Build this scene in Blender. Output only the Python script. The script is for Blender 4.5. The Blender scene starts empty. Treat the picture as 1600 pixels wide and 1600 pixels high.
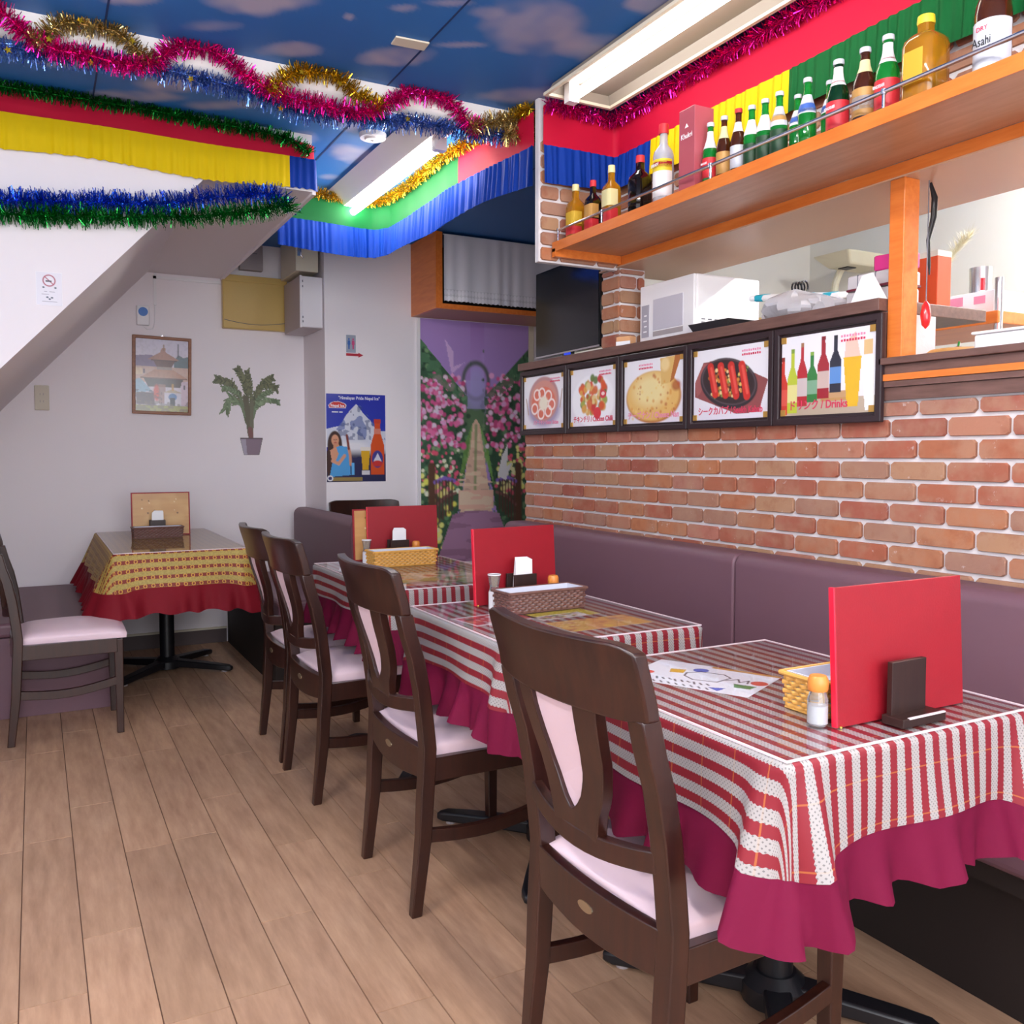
import bpy, math, random
import numpy as np
from mathutils import Vector, Matrix
random.seed(7)
PI = math.pi
R = math.radians
SC = bpy.context.scene
COL = SC.collection

# ------------------------------------------------------------------ camera
cd = bpy.data.cameras.new('camera')
cam = bpy.data.objects.new('camera', cd)
COL.objects.link(cam)
cam.location = (0, 0, 1.17)
cam.rotation_euler = (R(87.0), 0, R(-28.2))
cd.sensor_width = 36.0
cd.lens = 1390 / 1600 * 36.0
cd.shift_y = -18.15 / 1600
cd.clip_start = 0.02
SC.camera = cam
# ------------------------------------------------------------------ light of the place
SC.view_settings.view_transform = 'Standard'
SC.view_settings.look = 'None'
SC.view_settings.gamma = 1.0
SC.view_settings.use_curve_mapping = False
SC.view_settings.exposure = 0.33
wd = bpy.data.worlds.new('daylight'); SC.world = wd
wd.use_nodes = True
wd.node_tree.nodes['Background'].inputs[0].default_value = (0.80, 0.88, 1.0, 1)
wd.node_tree.nodes['Background'].inputs[1].default_value = 0.3

def area(name, loc, rot, sx, sy, power, col=(1, 1, 1)):
    l = bpy.data.lights.new(name, 'AREA'); l.shape = 'RECTANGLE'
    l.size = sx; l.size_y = sy; l.energy = power; l.color = col
    o = bpy.data.objects.new(name, l); COL.objects.link(o)
    o.location = loc; o.rotation_euler = rot
    return o
# daylight that enters through the shop window behind the camera and the one on its left
area('daylight_shopfront', (0.2, -1.52, 1.5), (R(90), 0, 0), 3.0, 1.6, 94, (0.90, 0.94, 1.0))
area('daylight_side_window', (-1.62, 1.6, 1.35), (R(90), 0, R(-90)), 2.6, 1.8, 13, (0.85, 0.92, 1.0))

# ------------------------------------------------------------------ helpers
def lin(c):
    if isinstance(c, str):
        c = c.lstrip('#'); c = [int(c[i:i + 2], 16) / 255 for i in (0, 2, 4)]
    return tuple(x / 12.92 if x <= 0.04045 else ((x + 0.055) / 1.055) ** 2.4 for x in c)

class MB:
    def __init__(s): s.v = []; s.f = []; s.uv = None; s.mi = None
    def add(s, vs, fs):
        n = len(s.v); s.v += [tuple(p) for p in vs]; s.f += [tuple(i + n for i in f) for f in fs]; return s
    def hexa(s, p):
        return s.add(p, [(0, 3, 2, 1), (4, 5, 6, 7), (0, 1, 5, 4), (1, 2, 6, 5), (2, 3, 7, 6), (3, 0, 4, 7)])
    def box(s, x0, x1, y0, y1, z0, z1):
        return s.hexa([(x0, y0, z0), (x1, y0, z0), (x1, y1, z0), (x0, y1, z0), (x0, y0, z1), (x1, y0, z1), (x1, y1, z1), (x0, y1, z1)])
    def prism(s, pts, axis, a0, a1):
        """polygon pts (2d, ccw) extruded along axis 0/1/2"""
        def mk(p, a):
            return (a, p[0], p[1]) if axis == 0 else ((p[0], a, p[1]) if axis == 1 else (p[0], p[1], a))
        n = len(pts)
        vs = [mk(p, a0) for p in pts] + [mk(p, a1) for p in pts]
        fs = [tuple(range(n - 1, -1, -1)), tuple(range(n, 2 * n))] + [(i, (i + 1) % n, n + (i + 1) % n, n + i) for i in range(n)]
        return s.add(vs, fs)
    def ring(s, outer, inner, axis, a0, a1):
        """plate with a hole: outer and inner loops of equal length"""
        def mk(p, a):
            return (a, p[0], p[1]) if axis == 0 else ((p[0], a, p[1]) if axis == 1 else (p[0], p[1], a))
        n = len(outer)
        vs = [mk(p, a0) for p in outer] + [mk(p, a0) for p in inner] + [mk(p, a1) for p in outer] + [mk(p, a1) for p in inner]
        fs = []
        for i in range(n):
            j = (i + 1) % n
            fs += [(i, n + i, n + j, j), (2 * n + i, 2 * n + j, 3 * n + j, 3 * n + i), (i, j, 2 * n + j, 2 * n + i), (n + i, 3 * n + i, 3 * n + j, n + j)]
        return s.add(vs, fs)
    def lathe(s, prof, n=16, cx=0, cy=0, sq=None):
        vs = []; fs = []
        for r, z in prof:
            for k in range(n):
                a = 2 * PI * k / n
                c, d = math.cos(a), math.sin(a)
                if sq:
                    m = (abs(c) ** sq + abs(d) ** sq) ** (-1 / sq); c *= m; d *= m
                vs.append((cx + r * c, cy + r * d, z))
        m = len(prof)
        for i in range(m - 1):
            for k in range(n):
                l = (k + 1) % n
                fs.append((i * n + k, i * n + l, (i + 1) * n + l, (i + 1) * n + k))
        if prof[0][0] > 1e-6: fs.append(tuple(range(n - 1, -1, -1)))
        if prof[-1][0] > 1e-6: fs.append(tuple((m - 1) * n + k for k in range(n)))
        return s.add(vs, fs)
    def tube(s, pts, r, n=8, cap=True, flat=1.0):
        pts = [Vector(p) for p in pts]; m = len(pts)
        rr = r if isinstance(r, (list, tuple)) else [r] * m
        vs = []; fs = []; ref = None
        for i, p in enumerate(pts):
            t = (pts[min(i + 1, m - 1)] - pts[max(i - 1, 0)]).normalized()
            if ref is None:
                ref = Vector((0, 0, 1)) if abs(t.z) < .9 else Vector((1, 0, 0))
            a = t.cross(ref).normalized(); b = a.cross(t).normalized(); ref = b
            for k in range(n):
                w = 2 * PI * k / n
                vs.append(p + a * (math.cos(w) * rr[i]) + b * (math.sin(w) * rr[i] * flat))
        for i in range(m - 1):
            for k in range(n):
                l = (k + 1) % n
                fs.append((i * n + k, i * n + l, (i + 1) * n + l, (i + 1) * n + k))
        if cap:
            fs.append(tuple(range(n - 1, -1, -1))); fs.append(tuple((m - 1) * n + k for k in range(n)))
        return s.add(vs, fs)
    def bars(s, secs):
        """sweep of 4-point sections"""
        vs = [p for q in secs for p in q]; fs = [(3, 2, 1, 0)]
        m = len(secs)
        for i in range(m - 1):
            for k in range(4):
                l = (k + 1) % 4
                fs.append((4 * i + k, 4 * i + l, 4 * i + 4 + l, 4 * i + 4 + k))
        fs.append(tuple(4 * m - 4 + k for k in range(4)))
        return s.add(vs, fs)
    def grid(s, fn, nu, nv):
        vs = [fn(i / (nu - 1), j / (nv - 1)) for j in range(nv) for i in range(nu)]
        fs = [(j * nu + i, j * nu + i + 1, (j + 1) * nu + i + 1, (j + 1) * nu + i) for j in range(nv - 1) for i in range(nu - 1)]
        return s.add(vs, fs)

def link(o, parent=None):
    COL.objects.link(o)
    if parent is not None: o.parent = parent
    return o

def mesh_of(name, mb, mat=None, smooth=False, ang=35):
    me = bpy.data.meshes.new(name)
    me.from_pydata(mb.v, [], mb.f)
    if mb.uv is not None:
        ul = me.uv_layers.new(name='cloth')
        idx = np.empty(len(me.loops), dtype=np.int32); me.loops.foreach_get('vertex_index', idx)
        ul.data.foreach_set('uv', np.array(mb.uv, dtype=np.float32)[idx].ravel())
    mats = mat if isinstance(mat, (list, tuple)) else [mat]
    for m in mats:
        if m is not None: me.materials.append(m)
    if mb.mi is not None: me.polygons.foreach_set('material_index', np.array(mb.mi, dtype=np.int32))
    if smooth:
        me.polygons.foreach_set('use_smooth', np.ones(len(me.polygons), dtype=bool))
        me.set_sharp_from_angle(angle=R(ang))
    me.update()
    return me

def obj(name, mb, mat=None, parent=None, smooth=False, bevel=0, seg=2, ang=35, loc=None, rot=None):
    me = mb if isinstance(mb, bpy.types.Mesh) else mesh_of(name, mb, mat, smooth, ang)
    o = link(bpy.data.objects.new(name, me), parent)
    if bevel:
        b = o.modifiers.new('edge', 'BEVEL'); b.width = bevel; b.segments = seg; b.limit_method = 'ANGLE'; b.angle_limit = R(40)
        b.harden_normals = False
    if loc is not None: o.location = loc
    if rot is not None: o.rotation_euler = rot
    return o

def tag(o, label, cat, group=None):
    o['label'] = label; o['category'] = cat
    if group: o['group'] = group
    return o

def thing(name, label, cat, loc=(0, 0, 0), rz=0, group=None):
    o = link(bpy.data.objects.new(name, None)); o.empty_display_size = .05
    o.location = loc; o.rotation_euler = (0, 0, rz)
    return tag(o, label, cat, group)

def struct(name, mb, mat, smooth=False, parent=None, bevel=0):
    o = obj(name, mb, mat, parent, smooth, bevel)
    if parent is None: o['kind'] = 'structure'
    return o

def dup(root, loc, rz, label, group=None):
    def cp(o, par):
        c = o.copy(); link(c, par)
        for ch in o.children: cp(ch, c)
        return c
    c = cp(root, None); c.location = loc; c.rotation_euler = (0, 0, rz); c['label'] = label
    if group: c['group'] = group
    return c

# ------------------------------------------------------------------ materials
def newmat(name):
    m = bpy.data.materials.new(name); m.use_nodes = True
    nt = m.node_tree; return m, nt, nt.nodes['Principled BSDF']

def mixc(nt, fac, a, b, mode='MIX'):
    n = nt.nodes.new('ShaderNodeMix'); n.data_type = 'RGBA'; n.blend_type = mode
    def put(sock, v):
        if hasattr(v, 'is_linked') or hasattr(v, 'links'): nt.links.new(v, sock)
        elif isinstance(v, (int, float)): sock.default_value = v
        else: sock.default_value = (*v[:3], 1)
    put(n.inputs[0], fac); put(n.inputs[6], a); put(n.inputs[7], b)
    return n.outputs[2]

def mth(nt, op, a, b=None, c=None):
    n = nt.nodes.new('ShaderNodeMath'); n.operation = op
    for i, v in enumerate((a, b, c)):
        if v is None: continue
        if isinstance(v, (int, float)): n.inputs[i].default_value = v
        else: nt.links.new(v, n.inputs[i])
    return n.outputs[0]

def coords(nt, kind='Object', scale=(1, 1, 1)):
    t = nt.nodes.new('ShaderNodeTexCoord'); mp = nt.nodes.new('ShaderNodeMapping')
    nt.links.new(t.outputs[kind], mp.inputs[0]); mp.inputs['Scale'].default_value = scale
    return mp.outputs[0]

def noise(nt, vec, scale, detail=3, rough=.55):
    n = nt.nodes.new('ShaderNodeTexNoise'); n.inputs['Scale'].default_value = scale
    n.inputs['Detail'].default_value = detail; n.inputs['Roughness'].default_value = rough
    nt.links.new(vec, n.inputs['Vector']); return n.outputs['Fac']

def ramp(nt, fac, stops):
    r = nt.nodes.new('ShaderNodeValToRGB'); nt.links.new(fac, r.inputs[0])
    e = r.color_ramp.elements
    while len(e) < len(stops): e.new(.5)
    for i, (p, c) in enumerate(stops): e[i].position = p; e[i].color = (*c[:3], 1)
    return r.outputs[0]

def bump(nt, b, h, strength=.2, dist=.01):
    n = nt.nodes.new('ShaderNodeBump'); n.inputs['Strength'].default_value = strength; n.inputs['Distance'].default_value = dist
    nt.links.new(h, n.inputs['Height']); nt.links.new(n.outputs[0], b.inputs['Normal'])

def mat(name, col, rough=.5, metal=0, var=0, vs=8, bmp=0, bs=60, spec=None, coat=0, emit=0, trans=0, scale=(1, 1, 1), sheen=0):
    m, nt, b = newmat(name)
    c = lin(col)
    b.inputs['Base Color'].default_value = (*c, 1)
    b.inputs['Roughness'].default_value = rough; b.inputs['Metallic'].default_value = metal
    if spec is not None: b.inputs['Specular IOR Level'].default_value = spec
    if coat: b.inputs['Coat Weight'].default_value = coat; b.inputs['Coat Roughness'].default_value = .12
    if trans: b.inputs['Transmission Weight'].default_value = trans
    if sheen: b.inputs['Sheen Weight'].default_value = sheen
    if emit:
        b.inputs['Emission Color'].default_value = (*c, 1); b.inputs['Emission Strength'].default_value = emit
    if var or bmp:
        v = coords(nt, 'Object', scale)
        if var:
            f = noise(nt, v, vs, 4)
            nt.links.new(mixc(nt, f, [min(1, x * (1 + var)) for x in c], [x * (1 - var) for x in c]), b.inputs['Base Color'])
        if bmp: bump(nt, b, noise(nt, v, bs, 3), bmp, .004)
    return m

def wood(name, c1, c2, rough=.35, grain=14, axis='Z', coat=0, rnd=0):
    m, nt, b = newmat(name)
    sc = {'X': (1, 9, 9), 'Y': (9, 1, 9), 'Z': (9, 9, 1)}[axis]
    v = coords(nt, 'Object', sc)
    f = noise(nt, v, grain, 5, .6)
    col = mixc(nt, ramp(nt, f, [(.32, (0, 0, 0)), (.68, (1, 1, 1))]), lin(c1), lin(c2))
    nt.links.new(col, b.inputs['Base Color'])
    b.inputs['Roughness'].default_value = rough
    if coat: b.inputs['Coat Weight'].default_value = coat; b.inputs['Coat Roughness'].default_value = .2
    return m

M = {}
M['wall'] = mat('white_wallpaper', '#f1eaee', .75, bmp=.12, bs=180)
M['soffit'] = mat('painted_soffit', '#e6dfe2', .75)
M['cream'] = mat('cream_kitchen_wall', '#ece8dc', .6)
M['orange'] = wood('orange_laminate', '#e07f38', '#d06a26', .35, 6, 'Y')
M['brownboard'] = wood('dark_brown_laminate', '#74544c', '#5f433c', .4, 10, 'Y')
M['skirt'] = mat('brown_skirting', '#5a4a4a', .5)
M['chairwood'] = wood('dark_walnut', '#36180f', '#240e0a', .32, 5, 'Z', .25)
M['pink'] = mat('pink_vinyl', '#e2c6cf', .42, var=.03, bmp=.05, bs=220)
M['brownvinyl'] = mat('plum_brown_vinyl', '#6d4d58', .5, var=.04, bmp=.05, bs=200)
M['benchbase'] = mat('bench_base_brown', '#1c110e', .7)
M['black'] = mat('black_iron', '#15151a', .38)
M['blackgloss'] = mat('black_gloss', '#0c0d12', .12)
M['steel'] = mat('polished_steel', '#d8d8de', .18, 1)
M['whiteplastic'] = mat('white_plastic', '#ece9ec', .35)
M['greyplastic'] = mat('grey_plastic', '#a59b9c', .5)
M['cream_plastic'] = mat('cream_plastic', '#dcd2bd', .45)
M['paper'] = mat('white_paper', '#f0eff2', .6)
M['maroon'] = mat('maroon_cloth', '#66062e', .75, var=.06, vs=5, spec=.2)
M['maroon2'] = mat('deep_red_cloth', '#740d1c', .7, var=.06, vs=5, spec=.2)
M['red'] = mat('red_leatherette', '#92081c', .55, var=.08, vs=18, bmp=.1, bs=260)
M['redcloth'] = mat('red_satin', '#b40e32', .6, spec=.15)
M['yellowcloth'] = mat('yellow_satin', '#d4b400', .6, spec=.15)
M['bluecloth'] = mat('blue_satin', '#08328c', .6, spec=.12)
M['greencloth'] = mat('green_satin', '#075426', .6, spec=.12)
M['mortar'] = mat('white_mortar', '#d9d4d6', .8, var=.06, vs=30, bmp=.2, bs=90)
# ================================================================== the shell of the room
CEIL = 2.47
W = 2.0            # face of the brick counter wall
# ---- floor: a base with separate wood planks laid on it
def plank_mat():
    m, nt, b = newmat('oak_plank')
    oi = nt.nodes.new('ShaderNodeObjectInfo')
    t = nt.nodes.new('ShaderNodeTexCoord')
    off = nt.nodes.new('ShaderNodeVectorMath'); off.operation = 'SCALE'
    cmb = nt.nodes.new('ShaderNodeCombineXYZ')
    for i in range(3): nt.links.new(oi.outputs['Random'], cmb.inputs[i])
    nt.links.new(cmb.outputs[0], off.inputs[0]); off.inputs['Scale'].default_value = 37
    add = nt.nodes.new('ShaderNodeVectorMath'); add.operation = 'ADD'
    nt.links.new(t.outputs['Object'], add.inputs[0]); nt.links.new(off.outputs[0], add.inputs[1])
    mp = nt.nodes.new('ShaderNodeMapping'); mp.inputs['Scale'].default_value = (7, 1.0, 1)
    nt.links.new(add.outputs[0], mp.inputs[0])
    f = noise(nt, mp.outputs[0], 5, 6, .62)
    g = noise(nt, add.outputs[0], 2.2, 2)
    c = mixc(nt, ramp(nt, f, [(.3, (0, 0, 0)), (.72, (1, 1, 1))]), lin('#c0987c'), lin('#98715a'))
    c = mixc(nt, mth(nt, 'MULTIPLY', g, .35), c, lin('#bb9a78'))
    hs = nt.nodes.new('ShaderNodeHueSaturation'); nt.links.new(c, hs.inputs['Color'])
    nt.links.new(mth(nt, 'MULTIPLY_ADD', oi.outputs['Random'], .22, .89), hs.inputs['Value'])
    hs.inputs['Saturation'].default_value = 1.0
    nt.links.new(hs.outputs[0], b.inputs['Base Color'])
    nt.links.new(mth(nt, 'MULTIPLY_ADD', f, .15, .36), b.inputs['Roughness'])
    bump(nt, b, f, .06, .003)
    return m
M['plank'] = plank_mat()
M['seam'] = mat('plank_seam', '#6e5040', .7)
floor = struct('floor', MB().box(-1.75, 4.3, -1.6, 5.85, -.06, -.003), M['seam'])
PW = .132
pm = {}
def plank_mesh(L):
    k = round(L, 2)
    if k not in pm:
        g = .0009
        mb = MB().hexa([(g, g, -.004), (PW - g, g, -.004), (PW - g, k - g, -.004), (g, k - g, -.004),
                        (g + .0006, g + .0006, 0), (PW - g - .0006, g + .0006, 0), (PW - g - .0006, k - g - .0006, 0), (g + .0006, k - g - .0006, 0)])
        pm[k] = mesh_of('plank', mb, M['plank'])
    return pm[k]
rp = random.Random(3)
x = -0.85; n = 0
while x < 2.75:
    y = .55 - rp.random() * .8 - .25
    if x > 1.95: y = 3.4 + rp.random() * .3
    while y < 5.7:
        L = .9
        if y + L > .2:
            y1 = min(y + L, 5.72)
            if y1 - y > .03:
                o = obj('plank', plank_mesh(y1 - y), parent=floor, loc=(x, y, 0)); n += 1
        y += L
    x += PW
# the rest of the floor (behind the camera, kitchen) is out of sight

# ---- walls
pal = struct('wall_back', MB().box(-1.75, 1.54, 5.7, 5.82, 0, CEIL), M['wall'])
struct('wall_recess_side', MB().box(1.54, 1.66, 5.232, 5.82, 0, CEIL), M['wall'])
struct('wall_poster', MB().box(1.66, 4.2, 5.23, 5.35, 0, CEIL).box(1.54, 1.66, 5.23, 5.2318, 0, CEIL), M['wall'])
struct('wall_left', MB().box(-1.8, -1.7, -1.6, .2, 0, CEIL).box(-1.8, -1.7, 3.0, 5.7, 0, CEIL).box(-1.8, -1.7, .2, 3.0, 0, .4).box(-1.8, -1.7, .2, 3.0, 2.3, CEIL), M['wall'])
struct('wall_front', MB().box(-1.8, -1.35, -1.7, -1.6, 0, CEIL).box(1.75, 4.2, -1.7, -1.6, 0, CEIL).box(-1.35, 1.75, -1.7, -1.6, 2.42, CEIL), M['wall'])
struct('wall_corridor_end', MB().box(4.2, 4.3, -1.6, 5.35, 0, CEIL), M['cream'])
struct('baseboard_back', MB().box(.31, 1.03, 5.688, 5.7, 0, .085), M['skirt'])
struct('baseboard_back_lip', MB().box(.31, 1.03, 5.684, 5.7, .085, .097), M['cream_plastic'])

# ---- ceiling with its printed sky
class Canvas:
    def __init__(s, w, h, bg, asp=None):
        s.w, s.h = w, h
        s.asp = asp or w / h
        s.X, s.Y = np.meshgrid((np.arange(w) + .5) / w, (np.arange(h) + .5) / h)
        s.c = np.empty((h, w, 3)); s.c[:] = lin(bg); s.a = np.ones((h, w))
    def put(s, m, col, al=1.0):
        k = (np.clip(m, 0, 1) * al)[..., None]
        s.c = s.c * (1 - k) + np.array(lin(col)) * k
        return s
    def ell(s, cx, cy, rx, ry, col, al=1, soft=.08, rot=0):
        dx = (s.X - cx) * s.asp; dy = s.Y - cy
        c, d = math.cos(rot), math.sin(rot)
        u = (dx * c + dy * d) / (rx * s.asp); v = (-dx * d + dy * c) / ry
        return s.put((1 - np.sqrt(u * u + v * v)) / soft + .5, col, al)
    def ringe(s, cx, cy, rx, ry, t, col, al=1):
        u = (s.X - cx) / rx; v = (s.Y - cy) / ry
        return s.put(1 - np.abs(np.sqrt(u * u + v * v) - 1) / t + .3, col, al)
    def poly(s, pts, col, al=1):
        m = np.zeros((s.h, s.w), bool); n = len(pts)
        for i in range(n):
            x0, y0 = pts[i]; x1, y1 = pts[(i + 1) % n]
            if y0 == y1: continue
            cr = ((s.Y >= min(y0, y1)) & (s.Y < max(y0, y1)) & (s.X < x0 + (s.Y - y0) * (x1 - x0) / (y1 - y0)))
            m ^= cr
        return s.put(m.astype(float), col, al)
    def rect(s, x0, y0, x1, y1, col, al=1): return s.poly([(x0, y0), (x1, y0), (x1, y1), (x0, y1)], col, al)
    def line(s, pts, w, col, al=1):
        for (x0, y0), (x1, y1) in zip(pts[:-1], pts[1:]):
            ax = s.asp; px, py = (s.X - x0) * ax, s.Y - y0; vx, vy = (x1 - x0) * ax, y1 - y0
            L = vx * vx + vy * vy + 1e-9; t = np.clip((px * vx + py * vy) / L, 0, 1)
            d = np.hypot(px - t * vx, py - t * vy)
            s.put((w - d) * s.h * .7 + .5, col, al)
        return s
    def noise(s, nx, ny, seed):
        r = np.random.RandomState(seed).rand(ny + 2, nx + 2)
        fx, fy = s.X * nx, s.Y * ny; ix, iy = fx.astype(int), fy.astype(int)
        tx, ty = fx - ix, fy - iy; tx = tx * tx * (3 - 2 * tx); ty = ty * ty * (3 - 2 * ty)
        a = r[iy, ix] * (1 - tx) + r[iy, ix + 1] * tx; b = r[iy + 1, ix] * (1 - tx) + r[iy + 1, ix + 1] * tx
        return a * (1 - ty) + b * ty
    def dots(s, n, reg, rs, cols, seed, al=1, soft=.4):
        rr = random.Random(seed)
        for _ in range(n):
            x, y = reg(rr)
            k = rr.uniform(*rs)
            x0, x1 = int((x - k / s.asp) * s.w) - 1, int((x + k / s.asp) * s.w) + 2
            y0, y1 = int((y - k) * s.h) - 1, int((y + k) * s.h) + 2
            x0, y0 = max(x0, 0), max(y0, 0)
            if x0 >= s.w or y0 >= s.h or x1 <= 0 or y1 <= 0: continue
            sl = (slice(y0, y1), slice(x0, x1))
            d = np.hypot((s.X[sl] - x) * s.asp, s.Y[sl] - y) / k
            m = (np.clip((1 - d) / soft, 0, 1) * al)[..., None]
            s.c[sl] = s.c[sl] * (1 - m) + np.array(lin(rr.choice(cols))) * m
        return s
    def grade(s, g): s.c *= g; return s
    def mesh(s, name, W_, H_, material, cut=False, plane='XZ'):
        w, h = s.w, s.h
        xs = np.linspace(-W_ / 2, W_ / 2, w); zs = np.linspace(H_, 0, h)
        X, Z = np.meshgrid(xs, zs)
        co = np.zeros((h * w, 3)); co[:, 0] = X.ravel(); co[:, 2 if plane == 'XZ' else 1] = Z.ravel()
        i = np.arange(w - 1)[None, :] + np.arange(h - 1)[:, None] * w
        q = np.stack([i, i + w, i + w + 1, i + 1], -1).reshape(-1, 4)
        if cut:
            al = s.a.ravel(); q = q[(al[q].max(1) > .5)]
            used = np.unique(q); mp = -np.ones(h * w, int); mp[used] = np.arange(len(used)); q = mp[q]; co = co[used]; colr = s.c.reshape(-1, 3)[used]
        else: colr = s.c.reshape(-1, 3)
        me = bpy.data.meshes.new(name)
        me.vertices.add(len(co)); me.vertices.foreach_set('co', co.ravel())
        me.loops.add(q.size); me.loops.foreach_set('vertex_index', q.ravel().astype(np.int32))
        me.polygons.add(len(q)); me.polygons.foreach_set('loop_start', np.arange(0, q.size, 4, dtype=np.int32))
        me.update(calc_edges=True)
        at = me.attributes.new('print', 'FLOAT_COLOR', 'POINT')
        at.data.foreach_set('color', np.concatenate([colr, np.ones((len(colr), 1))], 1).ravel().astype(np.float32))
        me.materials.append(material)
        return me

def print_mat(name, rough=.4, coat=0):
    m, nt, b = newmat(name)
    a = nt.nodes.new('ShaderNodeAttribute'); a.attribute_name = 'print'
    nt.links.new(a.outputs['Color'], b.inputs['Base Color']); b.inputs['Roughness'].default_value = rough
    if coat: b.inputs['Coat Weight'].default_value = coat; b.inputs['Coat Roughness'].default_value = .1
    return m
M['print'] = print_mat('printed_paper', .45)
M['printgloss'] = print_mat('laminated_print', .3, .5)
M['printsky'] = print_mat('printed_sky_paper', .55)

sky = Canvas(420, 420, '#2072c0')
sky.put(sky.noise(5, 6, 1), '#1c4f98', .7)
sky.put(np.clip(sky.noise(9, 11, 4) * 1.4 - .5, 0, 1), '#3f86cf', .5)
rs = random.Random(11)
CL = [(0.601, 2.658, 0.13, -0.069, 0.019, 0.084, 1), (0.277, 2.832, 0.065, -0.035, 0.004, 0.04, 1), (0.146, 3.331, 0.121, -0.064, 0.002, 0.065, 0.8), (1.08, 2.814, 0.115, -0.061, 0.03, 0.078, 1), (0.981, 2.501, 0.046, -0.025, 0.009, 0.025, 0.9), (0.857, 2.627, 0.017, -0.009, 0.008, 0.023, 0.8), (1.23, 2.63, 0.076, -0.04, 0.01, 0.02, 0.8), (1.397, 2.42, 0.147, -0.079, 0.1, 0.171, 0.7), (1.581, 2.452, 0.099, -0.053, 0.063, 0.098, 0.9), (1.603, 2.146, 0.074, -0.039, 0.041, 0.055, 0.8), (1.576, 2.891, 0.127, -0.068, 0.04, 0.073, 0.8), (0.76, 2.918, 0.108, -0.058, 0.014, 0.055, 0.8), (0.472, 3.382, 0.158, -0.085, 0.01, 0.083, 0.9), (0.322, 3.577, 0.184, -0.099, 0.005, 0.064, 0.7), (1.112, 3.459, 0.071, -0.038, 0.03, 0.095, 0.8), (1.244, 3.787, 0.103, -0.055, 0.038, 0.115, 0.9), (1.253, 4.147, 0.047, -0.026, 0.014, 0.047, 0.9), (1.941, 2.613, 0.149, -0.08, 0.047, 0.064, 0.6), (1.206, 2.41, 0.05, -0.027, 0.018, 0.034, 0.5), (0.043, 3.1, 0.102, -0.055, 0.0, 0.036, 0.6), (0.505, 2.875, 0.086, -0.046, 0.007, 0.042, 0.6), (1.084, 2.412, 0.065, -0.035, 0.009, 0.02, 0.7), (0.998, 3.698, 0.069, -0.037, 0.02, 0.075, 0.7), (1.52, 3.734, 0.1, -0.053, 0.04, 0.099, 0.6), (0.656, 3.499, 0.126, -0.068, 0.009, 0.051, 0.6), (1.005, 3.277, 0.125, -0.067, 0.015, 0.048, 0.6)]
for _ in range(30):
    r_, q_ = rs.uniform(.08, .22), rs.uniform(.04, .1); y_ = rs.choice([rs.uniform(.4, 2.1), rs.uniform(4.3, 5.7)])
    CL.append((rs.uniform(-1.6, 3.6), y_, r_, -.5 * r_, .2 * q_, q_, .8))
nz = sky.noise(60, 60, 9) * .55 + sky.noise(120, 120, 10) * .45
WX, WY = sky.X * 5.5 - 1.75, sky.Y * 5.5 + .3          # metres on the ceiling
for (cx, cy, ax, ay, bx, by, al) in CL:
    det = ax * by - bx * ay; dx, dy = WX - cx, WY - cy
    u = (dx * by - dy * bx) / det; v = (-dx * ay + dy * ax) / det
    sky.put(np.clip((1.15 - (u * u + v * v)) * .9 + (nz - .5) * 1.3 * ((u * u + v * v) < 2.2), 0, 1), '#b8aec0', .85 * al)
CX0, CX1, CY0, CY1 = -1.75, 4.2, -1.6, 5.35
ceil = struct('ceiling', MB().box(-1.8, 4.3, -1.7, 5.85, CEIL, CEIL + .08), M['soffit'])
sk = link(bpy.data.objects.new('sky_wallpaper', sky.mesh('sky_wallpaper', 3.75 + 1.75, 5.5, M['printsky'], plane='XY')), ceil)
sk.location = (1.0, 5.8, CEIL - .002); sk.rotation_euler = (PI, 0, 0)
for k, yy in enumerate((1.2, 2.9, 4.6)):   # joints between the papered boards
    pass
sj = MB()
for xx in (.22, 1.13, 2.04): sj.box(xx - .003, xx + .003, 0, 5.2, CEIL - .0035, CEIL - .0022)
obj('board_joint', sj, mat('joint_dark_blue', '#0d2f63', .7), ceil)  # plain dark blue lines along the board joints

# ---- staircase block with sloping soffit (upper left)
ZB, XB, YB = 2.24, 1.03, 3.65
sl = lambda z: -.10 + (z - 1.47) / 1.08
st = [(-1.7, sl(0) and 0.0), (sl(0.35), .35), (sl(ZB), ZB), (XB, ZB), (XB, CEIL - .002), (-1.7, CEIL - .002)]
st[0] = (-1.7, .35)
stair = struct('wall_stair', MB().prism(st, 1, YB, 5.7), M['soffit'])
struct('trim_1', MB().box(XB - .002, XB + .012, YB - .006, 5.69, ZB - .012, ZB + .05), M['wall'])
# conduit line on the wall under the soffit
t = thing('cable_duct', 'thin white cable duct running along the wall under the soffit', 'cable duct')
obj('duct', MB().box(.645, .661, 5.688, 5.7, 2.05, 2.235).box(.645, 1.03, 5.688, 5.7, 2.205, 2.222), M['whiteplastic'], t)

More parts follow.
